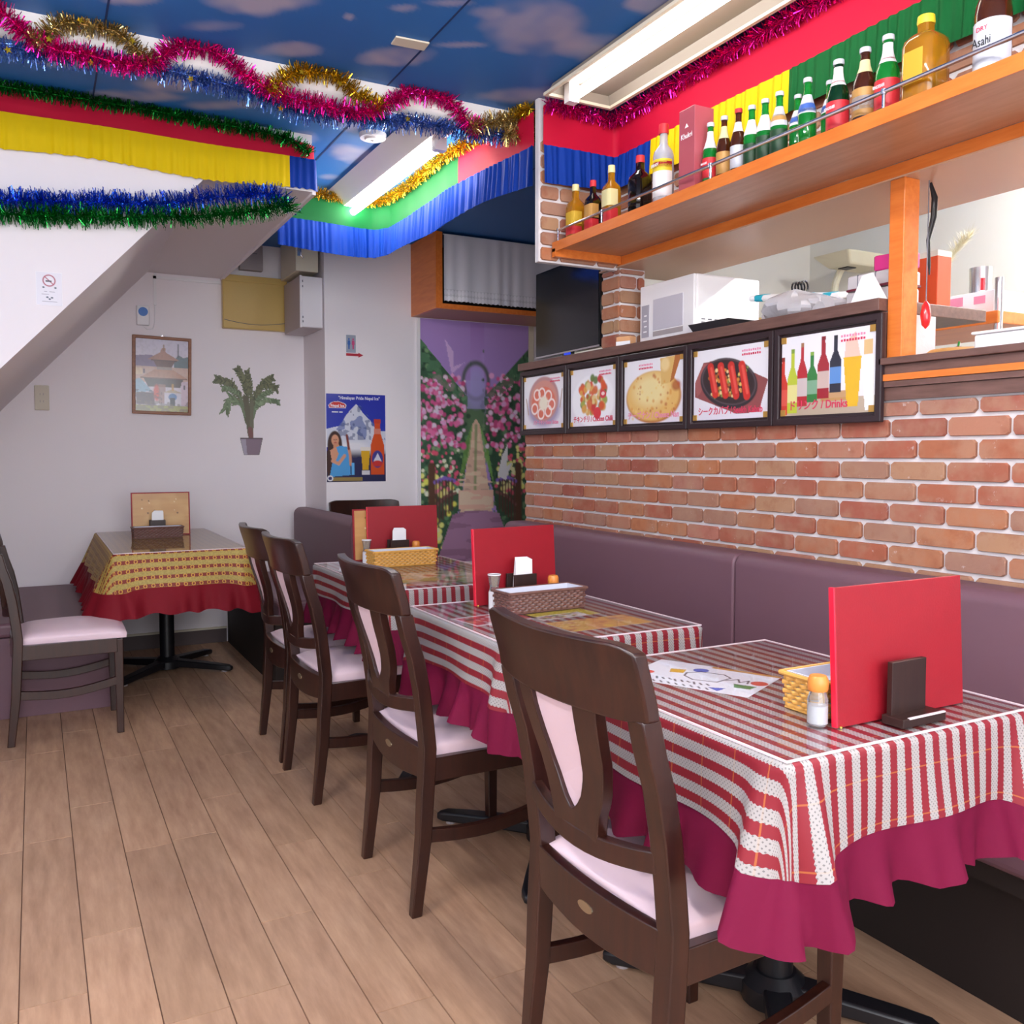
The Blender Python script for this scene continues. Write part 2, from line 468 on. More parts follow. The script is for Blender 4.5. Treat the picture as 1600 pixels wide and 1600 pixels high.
# ---- brick counter wall between room and kitchen
YF = 3.60          # its far end
wb = struct('wall_brick_counter', MB().box(W + .006, W + .2, 1.63, YF, 0, 1.547), M['mortar'])
wb2 = struct('wall_serving_counter', MB().box(W + .0065, W + .2, -1.6, 1.6295, 0, 1.402), M['mortar'])
def brick_mat():
    m, nt, b = newmat('worn_brick')
    oi = nt.nodes.new('ShaderNodeObjectInfo')
    t = nt.nodes.new('ShaderNodeTexCoord')
    add = nt.nodes.new('ShaderNodeVectorMath'); add.operation = 'ADD'
    cmb = nt.nodes.new('ShaderNodeCombineXYZ')
    for i in range(3): nt.links.new(mth(nt, 'MULTIPLY', oi.outputs['Random'], 53.7), cmb.inputs[i])
    nt.links.new(t.outputs['Object'], add.inputs[0]); nt.links.new(cmb.outputs[0], add.inputs[1])
    v = add.outputs[0]
    base = ramp(nt, oi.outputs['Random'], [(0, lin('#a45c44')), (.2, lin('#944f42')), (.4, lin('#ac6c48')), (.6, lin('#97705f')), (.8, lin('#ac6a5a')), (1, lin('#a5805f'))])
    c = mixc(nt, ramp(nt, noise(nt, v, 13, 3), [(.42, (0, 0, 0)), (.66, (.55, .55, .55))]), base, lin('#a9826a'))
    c = mixc(nt, ramp(nt, noise(nt, v, 22, 4), [(.52, (0, 0, 0)), (.72, (.5, .5, .5))]), c, lin('#8a4a30'))
    c = mixc(nt, ramp(nt, noise(nt, v, 30, 5, .7), [(.64, (0, 0, 0)), (.74, (.75, .75, .75))]), c, lin('#d6cdcc'))
    nt.links.new(c, b.inputs['Base Color']); b.inputs['Roughness'].default_value = .8
    bump(nt, b, noise(nt, v, 45, 4), .35, .004)
    return m
M['brick'] = brick_mat()
bm_ = {}
def brick_mesh(L, H, T=.012):
    k = (round(L, 3), round(H, 3))
    if k not in bm_:
        r = random.Random(len(bm_)); L, H = k
        e = .007; pts = []
        for (cx, cz) in ((0, 0), (L, 0), (L, H), (0, H)):
            sx = 1 if cx == 0 else -1; sz = 1 if cz == 0 else -1
            a = (cx + sx * e * r.uniform(.7, 1.4), cz); c = (cx, cz + sz * e * r.uniform(.7, 1.4))
            pts += [c, a] if (cx == 0) == (cz == 0) else [a, c]
        mb = MB(); n = len(pts)
        ctr = (L / 2, H / 2)
        front = [(ctr[0] + (p[0] - ctr[0]) * .985, 0, ctr[1] + (p[1] - ctr[1]) * .95) for p in pts]
        mb.add([(p[0], T, p[1]) for p in pts] + [(p[0], .003, p[1]) for p in pts] + front,
               [(i, (i + 1) % n, n + (i + 1) % n, n + i) for i in range(n)] + [(n + i, n + (i + 1) % n, 2 * n + (i + 1) % n, 2 * n + i) for i in range(n)] + [tuple(2 * n + i for i in range(n))])
        bm_[k] = mesh_of('brick', mb, M['brick'])
    return bm_[k]
def lay_bricks(parent, origin, rz, Lw, z0, z1, bl=.166, rh=.0555, jt=.0095, phase=0, face='', skip=None):
    """courses in local x (right) from origin; rz turns the face; bricks stand proud of the backing"""
    c, s_ = math.cos(rz), math.sin(rz); k = 0
    z = z0; row = phase
    while z < z1 - .01:
        h = min(rh, z1 - z) - jt
        x = -bl / 2 if row % 2 else 0.0
        while x < Lw - .004:
            a = max(x, 0) + jt / 2; b = min(x + bl, Lw) - jt / 2
            if b - a > .02 and h > .012:
                o = obj('brick', brick_mesh(b - a, h), parent=parent)
                o.location = (origin[0] + c * a, origin[1] + s_ * a, z + jt / 2); o.rotation_euler = (0, 0, rz)
            x += bl
        z += rh; row += 1
# long face: local x runs towards the camera (world -y)
lay_bricks(wb, (W - .004, YF, 0), -PI / 2, YF - 1.0, .765, 1.31, phase=0)
lay_bricks(wb, (W - .004, YF, 0), -PI / 2, 0.01, .765, 1.31)
# boards on top
t = thing('counter_ledge', 'dark brown ledge board along the top of the brick wall with menu frames', 'ledge', (W, 0, 0))
obj('ledge_board', MB().box(-.03, .42, 1.63, YF + .02, 1.548, 1.581), M['brownboard'], t, bevel=.002)
obj('fascia', MB().box(-.012, .006, 1.63, YF + .01, 1.31, 1.545), M['brownboard'], t)
t = thing('serving_counter', 'lower dark brown serving counter with an orange strip beside the orange post', 'counter', (W, 0, 0))
obj('counter_top', MB().box(-.03, .35, -.2, 1.628, 1.403, 1.421), M['brownboard'], t, bevel=.002)
obj('fascia', MB().box(-.015, .006, -.2, 1.628, 1.379, 1.402), M['brownboard'], t)
obj('orange_strip', MB().box(-.022, .006, -.2, 1.628, 1.361, 1.378), M['orange'], t)
obj('lower_board', MB().box(-.018, .006, -.2, 1.628, 1.345, 1.360), M['brownboard'], t)
obj('lower_fascia', MB().box(-.010, .006, -.2, 1.628, 1.311, 1.344), M['brownboard'], t)
# header box over the serving hatch
hd = struct('wall_hatch_header', MB().box(W + .004, W + .366, -.6, 2.99, 1.892, CEIL - .002), M['mortar'])
struct('trim_2', MB().box(W - .006, W + .004, -.6, 2.86, 1.89, 1.9225), M['orange'])
struct('trim_3', MB().box(W - .004, W + .366, -.6, 2.99, 1.886, 1.8915), mat('pale_soffit_board', '#c9a184', .4))
lay_bricks(hd, (W - .003, 2.86, 0), -PI / 2, 1.9, 1.93, 2.21, phase=1)
# brick column that carries the header
cb = struct('wall_column', MB().box(W + .012, W + .128, 2.868, 2.985, 1.581, 1.886), M['mortar'])
lay_bricks(cb, (W + .002, 2.985, 0), -PI / 2, .122, 1.583, 1.886, phase=0)
lay_bricks(cb, (W + .004, 2.858, 0), 0, .122, 1.583, 1.886, phase=1)
# brick faced end panel of the bottle shelf
eb = struct('wall_shelf_end', MB().box(1.652, W + .004, 2.875, 2.90, 1.877, CEIL - .004), M['mortar'])
lay_bricks(eb, (1.655, 2.866, 0), 0, W - 1.66, 1.879, 2.32, phase=1)
# orange post
t = thing('orange_post', 'square orange post standing on the serving counter', 'post', (W, 1.58, 1.421))
obj('shaft', MB().box(0.0, .058, 0, .047, 0, .465), M['orange'], t, bevel=.003)
# kitchen behind the hatch
struct('wall_kitchen', MB().box(2.2, 4.2, 3.56, 3.6, 0, CEIL), M['cream'])
struct('wall_kitchen_side', MB().box(3.75, 3.85, -1.6, 3.56, 0, CEIL), M['cream'])

# ---- lamps on the ceiling
def set_emit(m, c, s):
    b = m.node_tree.nodes['Principled BSDF']; b.inputs['Emission Color'].default_value = (*c, 1); b.inputs['Emission Strength'].default_value = s
for k_, e_ in (('tube1', 16), ('tube2', 46), ('tube3', 230), ('tube_fill', 165)):
    M[k_] = mat('lit_' + k_, '#ffffff', .3, emit=1); set_emit(M[k_], (1.0, .97, .93), e_)
M['lampwhite'] = mat('lamp_enamel', '#efe9e4', .4)
t = thing('ceiling_lamp', 'open fluorescent ceiling lamp with a lit tube near the pink tinsel', 'ceiling lamp', (0, 0, CEIL), group='fluorescent ceiling lamps')
obj('housing', MB().add([(1.63, 1.5, -.006), (1.865, 1.5, -.006), (1.865, 2.74, -.006), (1.63, 2.74, -.006), (1.615, 1.49, -.04), (1.88, 1.49, -.04), (1.88, 2.75, -.04), (1.615, 2.75, -.04)],
    [(0, 1, 2, 3), (0, 4, 5, 1), (1, 5, 6, 2), (2, 6, 7, 3), (3, 7, 4, 0)]), mat('beige_lamp_trough', '#8f8478', .5), t)
obj('rim', MB().ring([(1.605, 1.48), (1.89, 1.48), (1.89, 2.76), (1.605, 2.76)], [(1.618, 1.493), (1.877, 1.493), (1.877, 2.747), (1.618, 2.747)], 2, -.046, -.036), M['cream_plastic'], t)
obj('tube', MB().tube([(1.695, 1.53, -.05), (1.695, 2.70, -.05)], .0165, 12), M['tube1'], t, smooth=True)
obj('socket', MB().box(1.675, 1.715, 2.70, 2.735, -.07, -.006), M['whiteplastic'], t)
obj('socket', MB().box(1.675, 1.715, 1.505, 1.53, -.07, -.006), M['whiteplastic'], t)
t = thing('ceiling_lamp', 'fluorescent ceiling lamp with sloped white housing beyond the white pole', 'ceiling lamp', (0, 0, CEIL), group='fluorescent ceiling lamps')
obj('housing', MB().prism([(1.30, -.012), (1.385, -.07), (1.43, -.07), (1.515, -.012), (1.5, -.002), (1.315, -.002)], 1, 3.22, 4.50), M['lampwhite'], t)
obj('tube', MB().tube([(1.435, 3.30, -.092), (1.435, 4.45, -.092)], .0165, 12), M['tube2'], t, smooth=True)
for yy in (3.265, 4.45): obj('socket', MB().box(1.41, 1.46, yy, yy + .035, -.11, -.06), M['whiteplastic'], t)
t = thing('ceiling_lamp', 'kitchen fluorescent lamp hidden above the serving hatch', 'ceiling lamp', (0, 0, CEIL))
obj('housing', MB().box(3.0, 3.16, .6, 1.9, -.05, -.002), M['lampwhite'], t)
obj('tube', MB().tube([(3.08, .65, -.08), (3.08, 1.85, -.08)], .016, 10), M['tube3'], t, smooth=True)
for k_, (lx, ly) in enumerate(((-.75, 1.0), (.55, .35))):     # two lamps added out of view to brighten the floor and tables
    t = thing('ceiling_lamp', ('added fluorescent fill lamp left of the camera, out of the picture', 'added fluorescent fill lamp above the camera, out of the picture')[k_], 'ceiling lamp', (lx, ly, CEIL), group='fluorescent ceiling lamps')
    obj('housing', MB().prism([(-.1, -.012), (-.04, -.06), (.04, -.06), (.1, -.012), (.09, -.003), (-.09, -.003)], 1, -.62, .62), M['lampwhite'], t)
    obj('tube', MB().tube([(0, -.58, -.082), (0, .58, -.082)], .0165, 12), M['tube_fill'], t, smooth=True)
    for yy in (-.62, .585): obj('socket', MB().box(-.02, .02, yy, yy + .035, -.1, -.05), M['whiteplastic'], t)
# ================================================================== furniture
def lerp_tab(tab, z):
    if z <= tab[0][0]: return tab[0][1]
    for (a, p), (b, q) in zip(tab[:-1], tab[1:]):
        if z <= b:
            t = (z - a) / (b - a); return p + (q - p) * (t * t * (3 - 2 * t) * .5 + t * .5)
    return tab[-1][1]
STILE = [(0, 0.0), (.2, .022), (.43, .034), (.6, .016), (.78, -.03), (.9, -.06)]
xs = lambda z: lerp_tab(STILE, z)
bow = lambda y: -.036 * (1 - (min(abs(y), .21) / .21) ** 2)

def slab(P, nu, nv, th):
    """closed sheet of thickness th (along x) over P(u,v)"""
    mb = MB(); f = [P(i / (nu - 1), j / (nv - 1)) for j in range(nv) for i in range(nu)]
    b = [(p[0] + th, p[1], p[2]) for p in f]; n = nu * nv
    fs = []
    for j in range(nv - 1):
        for i in range(nu - 1):
            a = j * nu + i
            fs.append((a, a + nu, a + nu + 1, a + 1)); fs.append((n + a, n + a + 1, n + a + nu + 1, n + a + nu))
    for i in range(nu - 1):
        a = i; fs.append((a, a + 1, n + a + 1, n + a)); a = (nv - 1) * nu + i; fs.append((a + 1, a, n + a, n + a + 1))
    for j in range(nv - 1):
        a = j * nu; fs.append((a + nu, a, n + a, n + a + nu)); a = j * nu + nu - 1; fs.append((a, a + nu, n + a + nu, n + a))
    return mb.add(f + b, fs)

def chair(label, loc, rz, group=None):
    t = thing('dining_chair', label, 'chair', loc, rz, group)
    wd = M['chairwood']
    for s in (-1, 1):
        secs = []
        for z in (0, .1, .2, .3, .38, .43, .5, .58, .66, .72, .775):
            w = .020 if z > .25 else .0125 + z * .03
            d = .018 if z > .25 else .014 + z * .016
            y = s * (.187 + .006 * z); x = xs(z)
            secs.append([(x - d, y - w, z), (x + d, y - w, z), (x + d, y + w, z), (x - d, y + w, z)])
        obj('rear_leg', MB().bars(secs), wd, t, smooth=True, bevel=.003)
        secs = []
        for z in (0, .15, .32, .40):
            w = .0135 + .022 * z * .5; x = .402 - .004 * z; y = s * (.182 + .01 * z)
            secs.append([(x - w, y - w, z), (x + w, y - w, z), (x + w, y + w, z), (x - w, y + w, z)])
        obj('front_leg', MB().bars(secs), wd, t, bevel=.003)
        obj('side_rail', MB().bars([[(x, s * .196 - .011, .345), (x, s * .196 + .011, .345), (x, s * .196 + .011, .405), (x, s * .196 - .011, .405)] for x in (.04, .395)]), wd, t, bevel=.002)
        secs = []
        for k in range(9):
            u = k / 8; x = .025 + .37 * u; z = .205 - .022 * math.sin(PI * u) + .02 * u
            secs.append([(x, s * .19 - .010, z - .017), (x, s * .19 + .010, z - .017), (x, s * .19 + .010, z + .017), (x, s * .19 - .010, z + .017)])
        obj('stretcher', MB().bars(secs), wd, t, smooth=True, bevel=.002)
    obj('front_rail', MB().box(.391, .411, -.17, .17, .345, .405), wd, t, bevel=.002)
    rr = slab(lambda u, v: (xs(.4) - .012 + bow((u - .5) * .36) * .55, (u - .5) * .352, .352 + .078 * v - .012 * math.sin(PI * u) * (1 - v)), 13, 3, .022)
    rear = obj('rear_rail', rr, wd, t, smooth=True, bevel=.002)
    ov = [(math.cos(2 * PI * k / 18) * .021, .392 + math.sin(2 * PI * k / 18) * .009) for k in range(18)]
    xb = xs(.4) - .012 + bow(0) * .55
    obj('maker_badge', MB().prism(ov, 0, xb - .0018, xb + .004), M['badge'], rear)
    # crest rail
    def crest(u, v):
        y = (u - .5) * .436; e = max(0, abs(u - .5) * 2 - .78) / .22
        z0 = .768 + .006 * e; z1 = .889 - .012 * e * e + .006 * abs(u - .5)
        z = z0 + (z1 - z0) * v
        return (xs(z) - .014 + bow(y), y, z)
    obj('crest_rail', slab(crest, 21, 7, .026), wd, t, smooth=True, bevel=.004)
    obj('lower_rail', slab(lambda u, v: (xs(.54) - .010 + bow((u - .5) * .37), (u - .5) * .362, .522 + .036 * v - .018 * math.sin(PI * u)), 13, 3, .022), wd, t, smooth=True, bevel=.003)
    # tulip splat with an upholstered drop shaped panel
    WO = [(.53, .062), (.57, .070), (.62, .088), (.68, .104), (.74, .112), (.775, .116)]
    WI = [(.572, .004), (.585, .018), (.61, .033), (.65, .047), (.70, .056), (.75, .061), (.772, .062)]
    N = 14
    o = []; i = []
    for k in range(N):
        z = .775 - (.775 - .52) * k / (N - 1); o.append((-lerp_tab(WO, z), z))
        z = .772 - (.772 - .572) * k / (N - 1); i.append((-lerp_tab(WI, z), z))
    o += [(-a, b) for a, b in o[::-1]]; i += [(-a, b) for a, b in i[::-1]]
    mb = MB().ring(o, i, 0, -.011, .011); mb.v = [(x + xs(z) + bow(y), y, z) for x, y, z in mb.v]
    obj('splat', mb, wd, t, smooth=True, bevel=.002)
    mb = MB().prism(i, 0, -.002, .012); mb.v = [(x + xs(z) + bow(y), y, z) for x, y, z in mb.v]
    obj('back_pad', mb, M['pink'], t)
    # seat cushion
    def seat(u, v):
        a = (u - .5) * 2; b = (v - .5) * 2
        sq = 1 - max(abs(a), abs(b)) ** 6 * .0
        x = .232 + a * (.198); y = b * (.183 + .022 * (a + 1) / 2)
        r = .05
        h = .446 + .016 * (1 - a * a) * (1 - b * b) - .010 * (abs(a) ** 8) - .010 * (abs(b) ** 8)
        return (x, y, h)
    nu = nv = 13; top = [seat(p / 12, q / 12) for q in range(13) for p in range(13)]
    mb = MB().grid(seat, nu, nv)
    ring_ = [q for q in range(13)] + [12 + 13 * q for q in range(1, 13)] + [12 * 13 + q for q in range(11, -1, -1)] + [13 * q for q in range(11, 0, -1)]
    base = len(mb.v); c = (.232, 0)
    vs = []
    for k in ring_:
        p = top[k]; d = (p[0] - c[0], p[1] - c[1])
        vs.append((c[0] + d[0] * 1.015, c[1] + d[1] * 1.015, .425))
    for k in ring_: vs.append((top[k][0], top[k][1], .404))
    mb.v += vs; m = len(ring_)
    for k in range(m):
        l = (k + 1) % m
        mb.f.append((ring_[k], base + k, base + l, ring_[l])); mb.f.append((base + k, base + m + k, base + m + l, base + l))
    mb.f.append(tuple(base + m + k for k in range(m)))
    obj('seat_cushion', mb, M['pink'], t, smooth=True, ang=70)
    return t
M['badge'] = mat('brass_badge', '#a8977c', .3, .8)
GC = 'walnut dining chairs with pink vinyl seats'
c1 = chair('dark walnut chair with pink seat in front of the nearest table', (.815, 1.255, 0), R(2), GC)
dup(c1, (.822, 2.238, 0), 0, 'dark walnut chair with pink seat at the table with the brown cutlery basket', GC)
dup(c1, (.80, 3.067, 0), R(1), 'third dark walnut chair of the row, at the table with the yellow basket', GC)
dup(c1, (.808, 3.53, 0), R(-1), 'farthest dark walnut chair of the row, half hidden behind the third one', GC)
dup(c1, (-.11, 4.215, 0), R(0), 'dark walnut chair with pink seat before the grey brown box bench', GC)
dup(c1, (1.752, 5.10, 0), R(-90), 'dark walnut chair standing against the wall under the beer poster', GC)

# ---- tables, table cloths, clear sheets
def stripe_mat(name, axis, per, red, pale, frac, fancy=False):
    m, nt, b = newmat(name)
    uv = nt.nodes.new('ShaderNodeUVMap'); uv.uv_map = 'cloth'
    sp = nt.nodes.new('ShaderNodeSeparateXYZ'); nt.links.new(uv.outputs[0], sp.inputs[0])
    s = sp.outputs[axis]; u = sp.outputs[1 - axis]
    wob = mth(nt, 'MULTIPLY', mth(nt, 'SINE', mth(nt, 'MULTIPLY', u, 900)), .0007)
    fr = mth(nt, 'FRACT', mth(nt, 'DIVIDE', mth(nt, 'ADD', mth(nt, 'ADD', s, wob), 10.0), per))
    isred = mth(nt, 'LESS_THAN', fr, frac)
    if not fancy:
        q = .0042
        a = mth(nt, 'FRACT', mth(nt, 'DIVIDE', mth(nt, 'ADD', mth(nt, 'ADD', s, u), 10), q * 1.7))
        c = mth(nt, 'FRACT', mth(nt, 'DIVIDE', mth(nt, 'ADD', mth(nt, 'SUBTRACT', s, u), 10), q * 1.7))
        dot = mth(nt, 'MULTIPLY', mth(nt, 'LESS_THAN', a, .38), mth(nt, 'LESS_THAN', c, .38))
        pc = mixc(nt, mth(nt, 'MULTIPLY', dot, .6), lin(pale), lin('#35323a'))
        g = mth(nt, 'LESS_THAN', mth(nt, 'FRACT', mth(nt, 'DIVIDE', mth(nt, 'ADD', u, 10.003), .074)), .03)
        rc = mixc(nt, mth(nt, 'MULTIPLY', g, .22), lin(red), lin('#d9862f'))
        col = mixc(nt, isred, pc, rc)
        col = mixc(nt, mth(nt, 'MULTIPLY', g, .12), col, lin('#d99a3c'))
    else:
        cu = mth(nt, 'SUBTRACT', mth(nt, 'FRACT', mth(nt, 'DIVIDE', mth(nt, 'ADD', u, 10), .034)), .5)
        cv = mth(nt, 'MULTIPLY', mth(nt, 'SUBTRACT', mth(nt, 'DIVIDE', fr, frac), .5), frac)
        d = mth(nt, 'SQRT', mth(nt, 'ADD', mth(nt, 'MULTIPLY', cu, cu), mth(nt, 'MULTIPLY', cv, cv)))
        ring = mth(nt, 'MULTIPLY', mth(nt, 'LESS_THAN', d, .26), mth(nt, 'GREATER_THAN', d, .14))
        rc = mixc(nt, ring, lin(red), lin('#c9933c'))
        v = coords(nt, 'Object'); nn = noise(nt, v, 150, 2)
        pc = mixc(nt, ramp(nt, nn, [(.4, (0, 0, 0)), (.6, (1, 1, 1))]), lin(pale), lin('#9d8746'))
        col = mixc(nt, isred, pc, rc)
    nt.links.new(col, b.inputs['Base Color']); b.inputs['Roughness'].default_value = .6
    return m
M['cloth'] = stripe_mat('red_white_woven_cloth', 0, .0333, '#7e1222', '#a19b99', .47)
M['cloth_gold'] = stripe_mat('gold_red_sequin_cloth', 1, .036, '#7c281c', '#b09a50', .42, True)
def clear_mat():
    m, nt, b = newmat('clear_vinyl_sheet')
    nt.nodes.remove(b)
    o = nt.nodes['Material Output']
    tr = nt.nodes.new('ShaderNodeBsdfTransparent'); gl = nt.nodes.new('ShaderNodeBsdfGlossy'); gl.inputs['Roughness'].default_value = .04
    fr = nt.nodes.new('ShaderNodeFresnel'); fr.inputs['IOR'].default_value = 1.6
    mx = nt.nodes.new('ShaderNodeMixShader')
    ge = nt.nodes.new('ShaderNodeNewGeometry')   # reflect only on the upper, outward side
    nt.links.new(mth(nt, 'MULTIPLY', mth(nt, 'MULTIPLY_ADD', fr.outputs[0], 1.0, .015), mth(nt, 'SUBTRACT', 1.0, ge.outputs['Backfacing'])), mx.inputs[0]); nt.links.new(tr.outputs[0], mx.inputs[1]); nt.links.new(gl.outputs[0], mx.inputs[2])
    nt.links.new(mx.outputs[0], o.inputs['Surface'])
    tr.inputs['Color'].default_value = (.97, .97, .98, 1)
    return m
M['clear'] = clear_mat()
M['sheet_edge'] = mat('sheet_edge', '#e9d7dc', .3)

def table(label, x0, x1, y0, y1, base, arms, group):
    cx, cy = (x0 + x1) / 2, (y0 + y1) / 2
    t = thing('pedestal_table', label, 'table', (cx, cy, 0), 0, group)
    obj('table_top', MB().box(x0 - cx, x1 - cx, y0 - cy, y1 - cy, .694, .7185), M['brownboard'], t, bevel=.002)
    bx, by = base[0] - cx, base[1] - cy
    obj('column', MB().lathe([(.038, .04), (.038, .68)], 20, bx, by), M['black'], t, smooth=True)
    obj('top_plate', MB().box(bx - .12, bx + .12, by - .12, by + .12, .68, .694), M['black'], t)
    mb = MB().lathe([(.07, .012), (.07, .05), (.045, .075)], 20, bx, by); obj('hub', mb, M['black'], t, smooth=True)
    for ax, ay in arms:
        L = math.hypot(ax, ay); dx, dy = ax / L, ay / L; nx, ny = -dy, dx
        secs = []
        for k, (u, w, h0, h1) in enumerate([(0, .03, .02, .062), (.3, .028, .018, .055), (.75, .026, .012, .043), (.93, .024, .008, .036), (1, .012, .008, .028)]):
            px, py = bx + ax * u, by + ay * u
            secs.append([(px - nx * w, py - ny * w, h0), (px + nx * w, py + ny * w, h0), (px + nx * w, py + ny * w, h1), (px - nx * w, py - ny * w, h1)])
        arm = obj('foot_arm', MB().bars(secs), M['black'], t, smooth=True, bevel=.006)
        obj('glide', MB().lathe([(.016, 0), (.016, .014)], 12, bx + ax * .88, by + ay * .88), M['greyplastic'], arm)
    return t

def cloth(label, x0, x1, y0, y1, drop, ruf, mtop, mruf, seed, group, flare=(0, 0, 0, 0), cornerfold=1.0, ruffle_out=1.0):
    """flare: extra outward lean of sides -y,+x,+y,-x"""
    cx, cy = (x0 + x1) / 2, (y0 + y1) / 2; hx, hy = (x1 - x0) / 2, (y1 - y0) / 2
    t = thing('tablecloth', label, 'tablecloth', (cx, cy, 0), 0, group)
    rd = random.Random(seed)
    r0 = .012; e = .003
    cor = [(-hx, -hy), (hx, -hy), (hx, hy), (-hx, hy)]
    sides = [((0, -1), 0), ((1, 0), 1), ((0, 1), 2), ((-1, 0), 3)]
    # perimeter samples: (base x, base y, nx, ny, signed distance to corner, flare)
    S = []; per = 0
    for k in range(4):
        (n, si) = sides[k]; p, q = cor[k], cor[(k + 1) % 4]
        L = math.hypot(q[0] - p[0], q[1] - p[1]); m = max(24, int(L / .012))
        dx, dy = (q[0] - p[0]) / L, (q[1] - p[1]) / L
        for i in range(m + 1):
            s = r0 + (L - 2 * r0) * i / m
            dc = min(s, L - s)
            S.append((p[0] + dx * s + n[0] * e, p[1] + dy * s + n[1] * e, n[0], n[1], dc, flare[si], per + s))
        n2 = sides[(k + 1) % 4][0]; c = (q[0] - dx * r0 - n[0] * r0 + 0, q[1] - dy * r0 - n[1] * r0)
        f2 = flare[(k + 1) % 4]
        for i in range(1, 8):
            a = i / 8 * PI / 2
            nx = n[0] * math.cos(a) + n2[0] * math.sin(a); ny = n[1] * math.cos(a) + n2[1] * math.sin(a)
            S.append((c[0] + nx * (r0 + e), c[1] + ny * (r0 + e), nx, ny, 0, flare[si] * (1 - i / 8) + f2 * i / 8, per + L))
        per += L
    n = len(S); Z = .722
    ph = [rd.uniform(0, 6.28) for _ in range(6)]
    cph = [rd.uniform(.8, 1.25) for _ in range(8)]
    def fold(dc): return math.exp(-((dc - .042) / .022) ** 2) - .34 * math.exp(-(dc / .014) ** 2)
    def low(dc): return math.exp(-(dc / .075) ** 2)
    def pt(i, d):
        bx, by, nx, ny, dc, fl, s = S[i]
        u = d / drop
        out = .004 + .010 * min(1, u) + fl * u + cornerfold * .036 * fold(dc) * min(u, 1.25) + .007 * math.sin(s * 21 + ph[0]) * u * u * (1 - low(dc))
        zz = d * (1 + cornerfold * .30 * low(dc)) * math.sqrt(max(.15, 1 - (fl * 2.2) ** 2 if fl < .45 else .15))
        return (bx + nx * out, by + ny * out, Z - zz)
    lev = [0, .004, .012, .03, .055, .085, .115, drop] if drop > .12 else [0, .004, .012, .03, .05, .075, drop]
    mb = MB(); uv = []
    for j, d in enumerate(lev):
        for i in range(n):
            p = pt(i, d)
            if j == 0: p = (S[i][0] - S[i][2] * .003, S[i][1] - S[i][3] * .003, Z + .0005)
            mb.v.append(p); uv.append((S[i][0] + S[i][2] * d + cx, S[i][1] + S[i][3] * d + cy))
    for j in range(len(lev) - 1):
        for i in range(n):
            k = (i + 1) % n; mb.f.append((j * n + k, j * n + i, (j + 1) * n + i, (j + 1) * n + k))
    mb.f.append(tuple(range(n)))
    mb.uv = uv
    obj('cloth_body', mb, mtop, t, smooth=True, ang=60)
    # gathered flounce
    mr = MB(); J = 7
    for j in range(J):
        v = j / (J - 1)
        for i in range(n):
            bx, by, nx, ny, dc, fl, s = S[i]
            p = pt(i, drop)
            w = math.sin(s * 44 + 2.2 * math.sin(s * 9 + ph[1]) + ph[2]) * .65 + .35 * math.sin(s * 77 + ph[3] + 1.5 * math.sin(s * 17))
            out = ruffle_out * v * (.016 + .028 * w) + v * .016 * fold(dc) * cornerfold + fl * .4 * v
            jag = .006 * math.sin(s * 52 + ph[2])
            mr.v.append((p[0] + nx * (out - .002 * (1 - v)), p[1] + ny * (out - .002 * (1 - v)), p[2] + .004 - v * (ruf + jag)))
    for j in range(J - 1):
        for i in range(n):
            k = (i + 1) % n; mr.f.append((j * n + k, j * n + i, (j + 1) * n + i, (j + 1) * n + k))
    obj('flounce', mr, mruf, t, smooth=True, ang=80)
    return t
def sheet(label, x0, x1, y0, y1, group):
    cx, cy = (x0 + x1) / 2, (y0 + y1) / 2; a, b = (x1 - x0) / 2, (y1 - y0) / 2
    t = thing('table_sheet', label, 'table sheet', (cx, cy, .7232), 0, group)
    obj('clear_panel', MB().box(-a + .001, a - .001, -b + .001, b - .001, .0008, .0024), M['clear'], t)
    obj('edge_band', MB().ring([(-a, -b), (a, -b), (a, b), (-a, b)], [(-a + .0035, -b + .0035), (a - .0035, -b + .0035), (a - .0035, b - .0035), (-a + .0035, b - .0035)], 2, 0, .0030), M['sheet_edge'], t)
    return t
GT = 'pedestal tables'
T = [dict(x0=.946, x1=1.532, y0=.925, y1=1.575), dict(x0=.958, x1=1.52, y0=1.79, y1=2.415), dict(x0=.99, x1=1.55, y0=2.72, y1=3.55), dict(x0=.297, x1=.885, y0=4.30, y1=5.56)]
A4_ = [(-.235, .30), (-.235, -.30), (.20, .26), (.20, -.26)]
table('nearest pedestal table under a red striped cloth with a black column', **T[0], base=(1.365, 1.36), arms=A4_, group=GT)
table('pedestal table under the cloth that carries the brown cutlery basket', **T[1], base=(1.345, 2.27), arms=[(-.235, .30), (-.25, -.32), (.2, .26), (.2, -.26)], group=GT)
table('pedestal table under the cloth that carries the yellow cutlery basket', **T[2], base=(1.33, 3.15), arms=A4_, group=GT)
table('pedestal table by the white wall with a black star foot', **T[3], base=(.61, 5.10), arms=[(-.27, -.30), (.30, -.22), (-.27, .27), (.27, .27)], group=GT)
GK = 'table cloths with maroon flounces'
cloth('red and white striped tablecloth with maroon flounce on the nearest table', **T[0], drop=.132, ruf=.098, mtop=M['cloth'], mruf=M['maroon'], seed=1, group=GK)
cloth('red and white striped tablecloth under the brown cutlery basket', **T[1], drop=.125, ruf=.105, mtop=M['cloth'], mruf=M['maroon'], seed=2, group=GK, cornerfold=.7)
cloth('red and white striped tablecloth under the yellow cutlery basket', **T[2], drop=.105, ruf=.115, mtop=M['cloth'], mruf=M['maroon'], seed=3, group=GK, cornerfold=.6)
cloth('gold and red patterned tablecloth with red flounce by the white wall', **T[3], drop=.15, ruf=.12, mtop=M['cloth_gold'], mruf=M['maroon2'], seed=4, group=GK, flare=(.05, .02, .0, .05), cornerfold=.45)
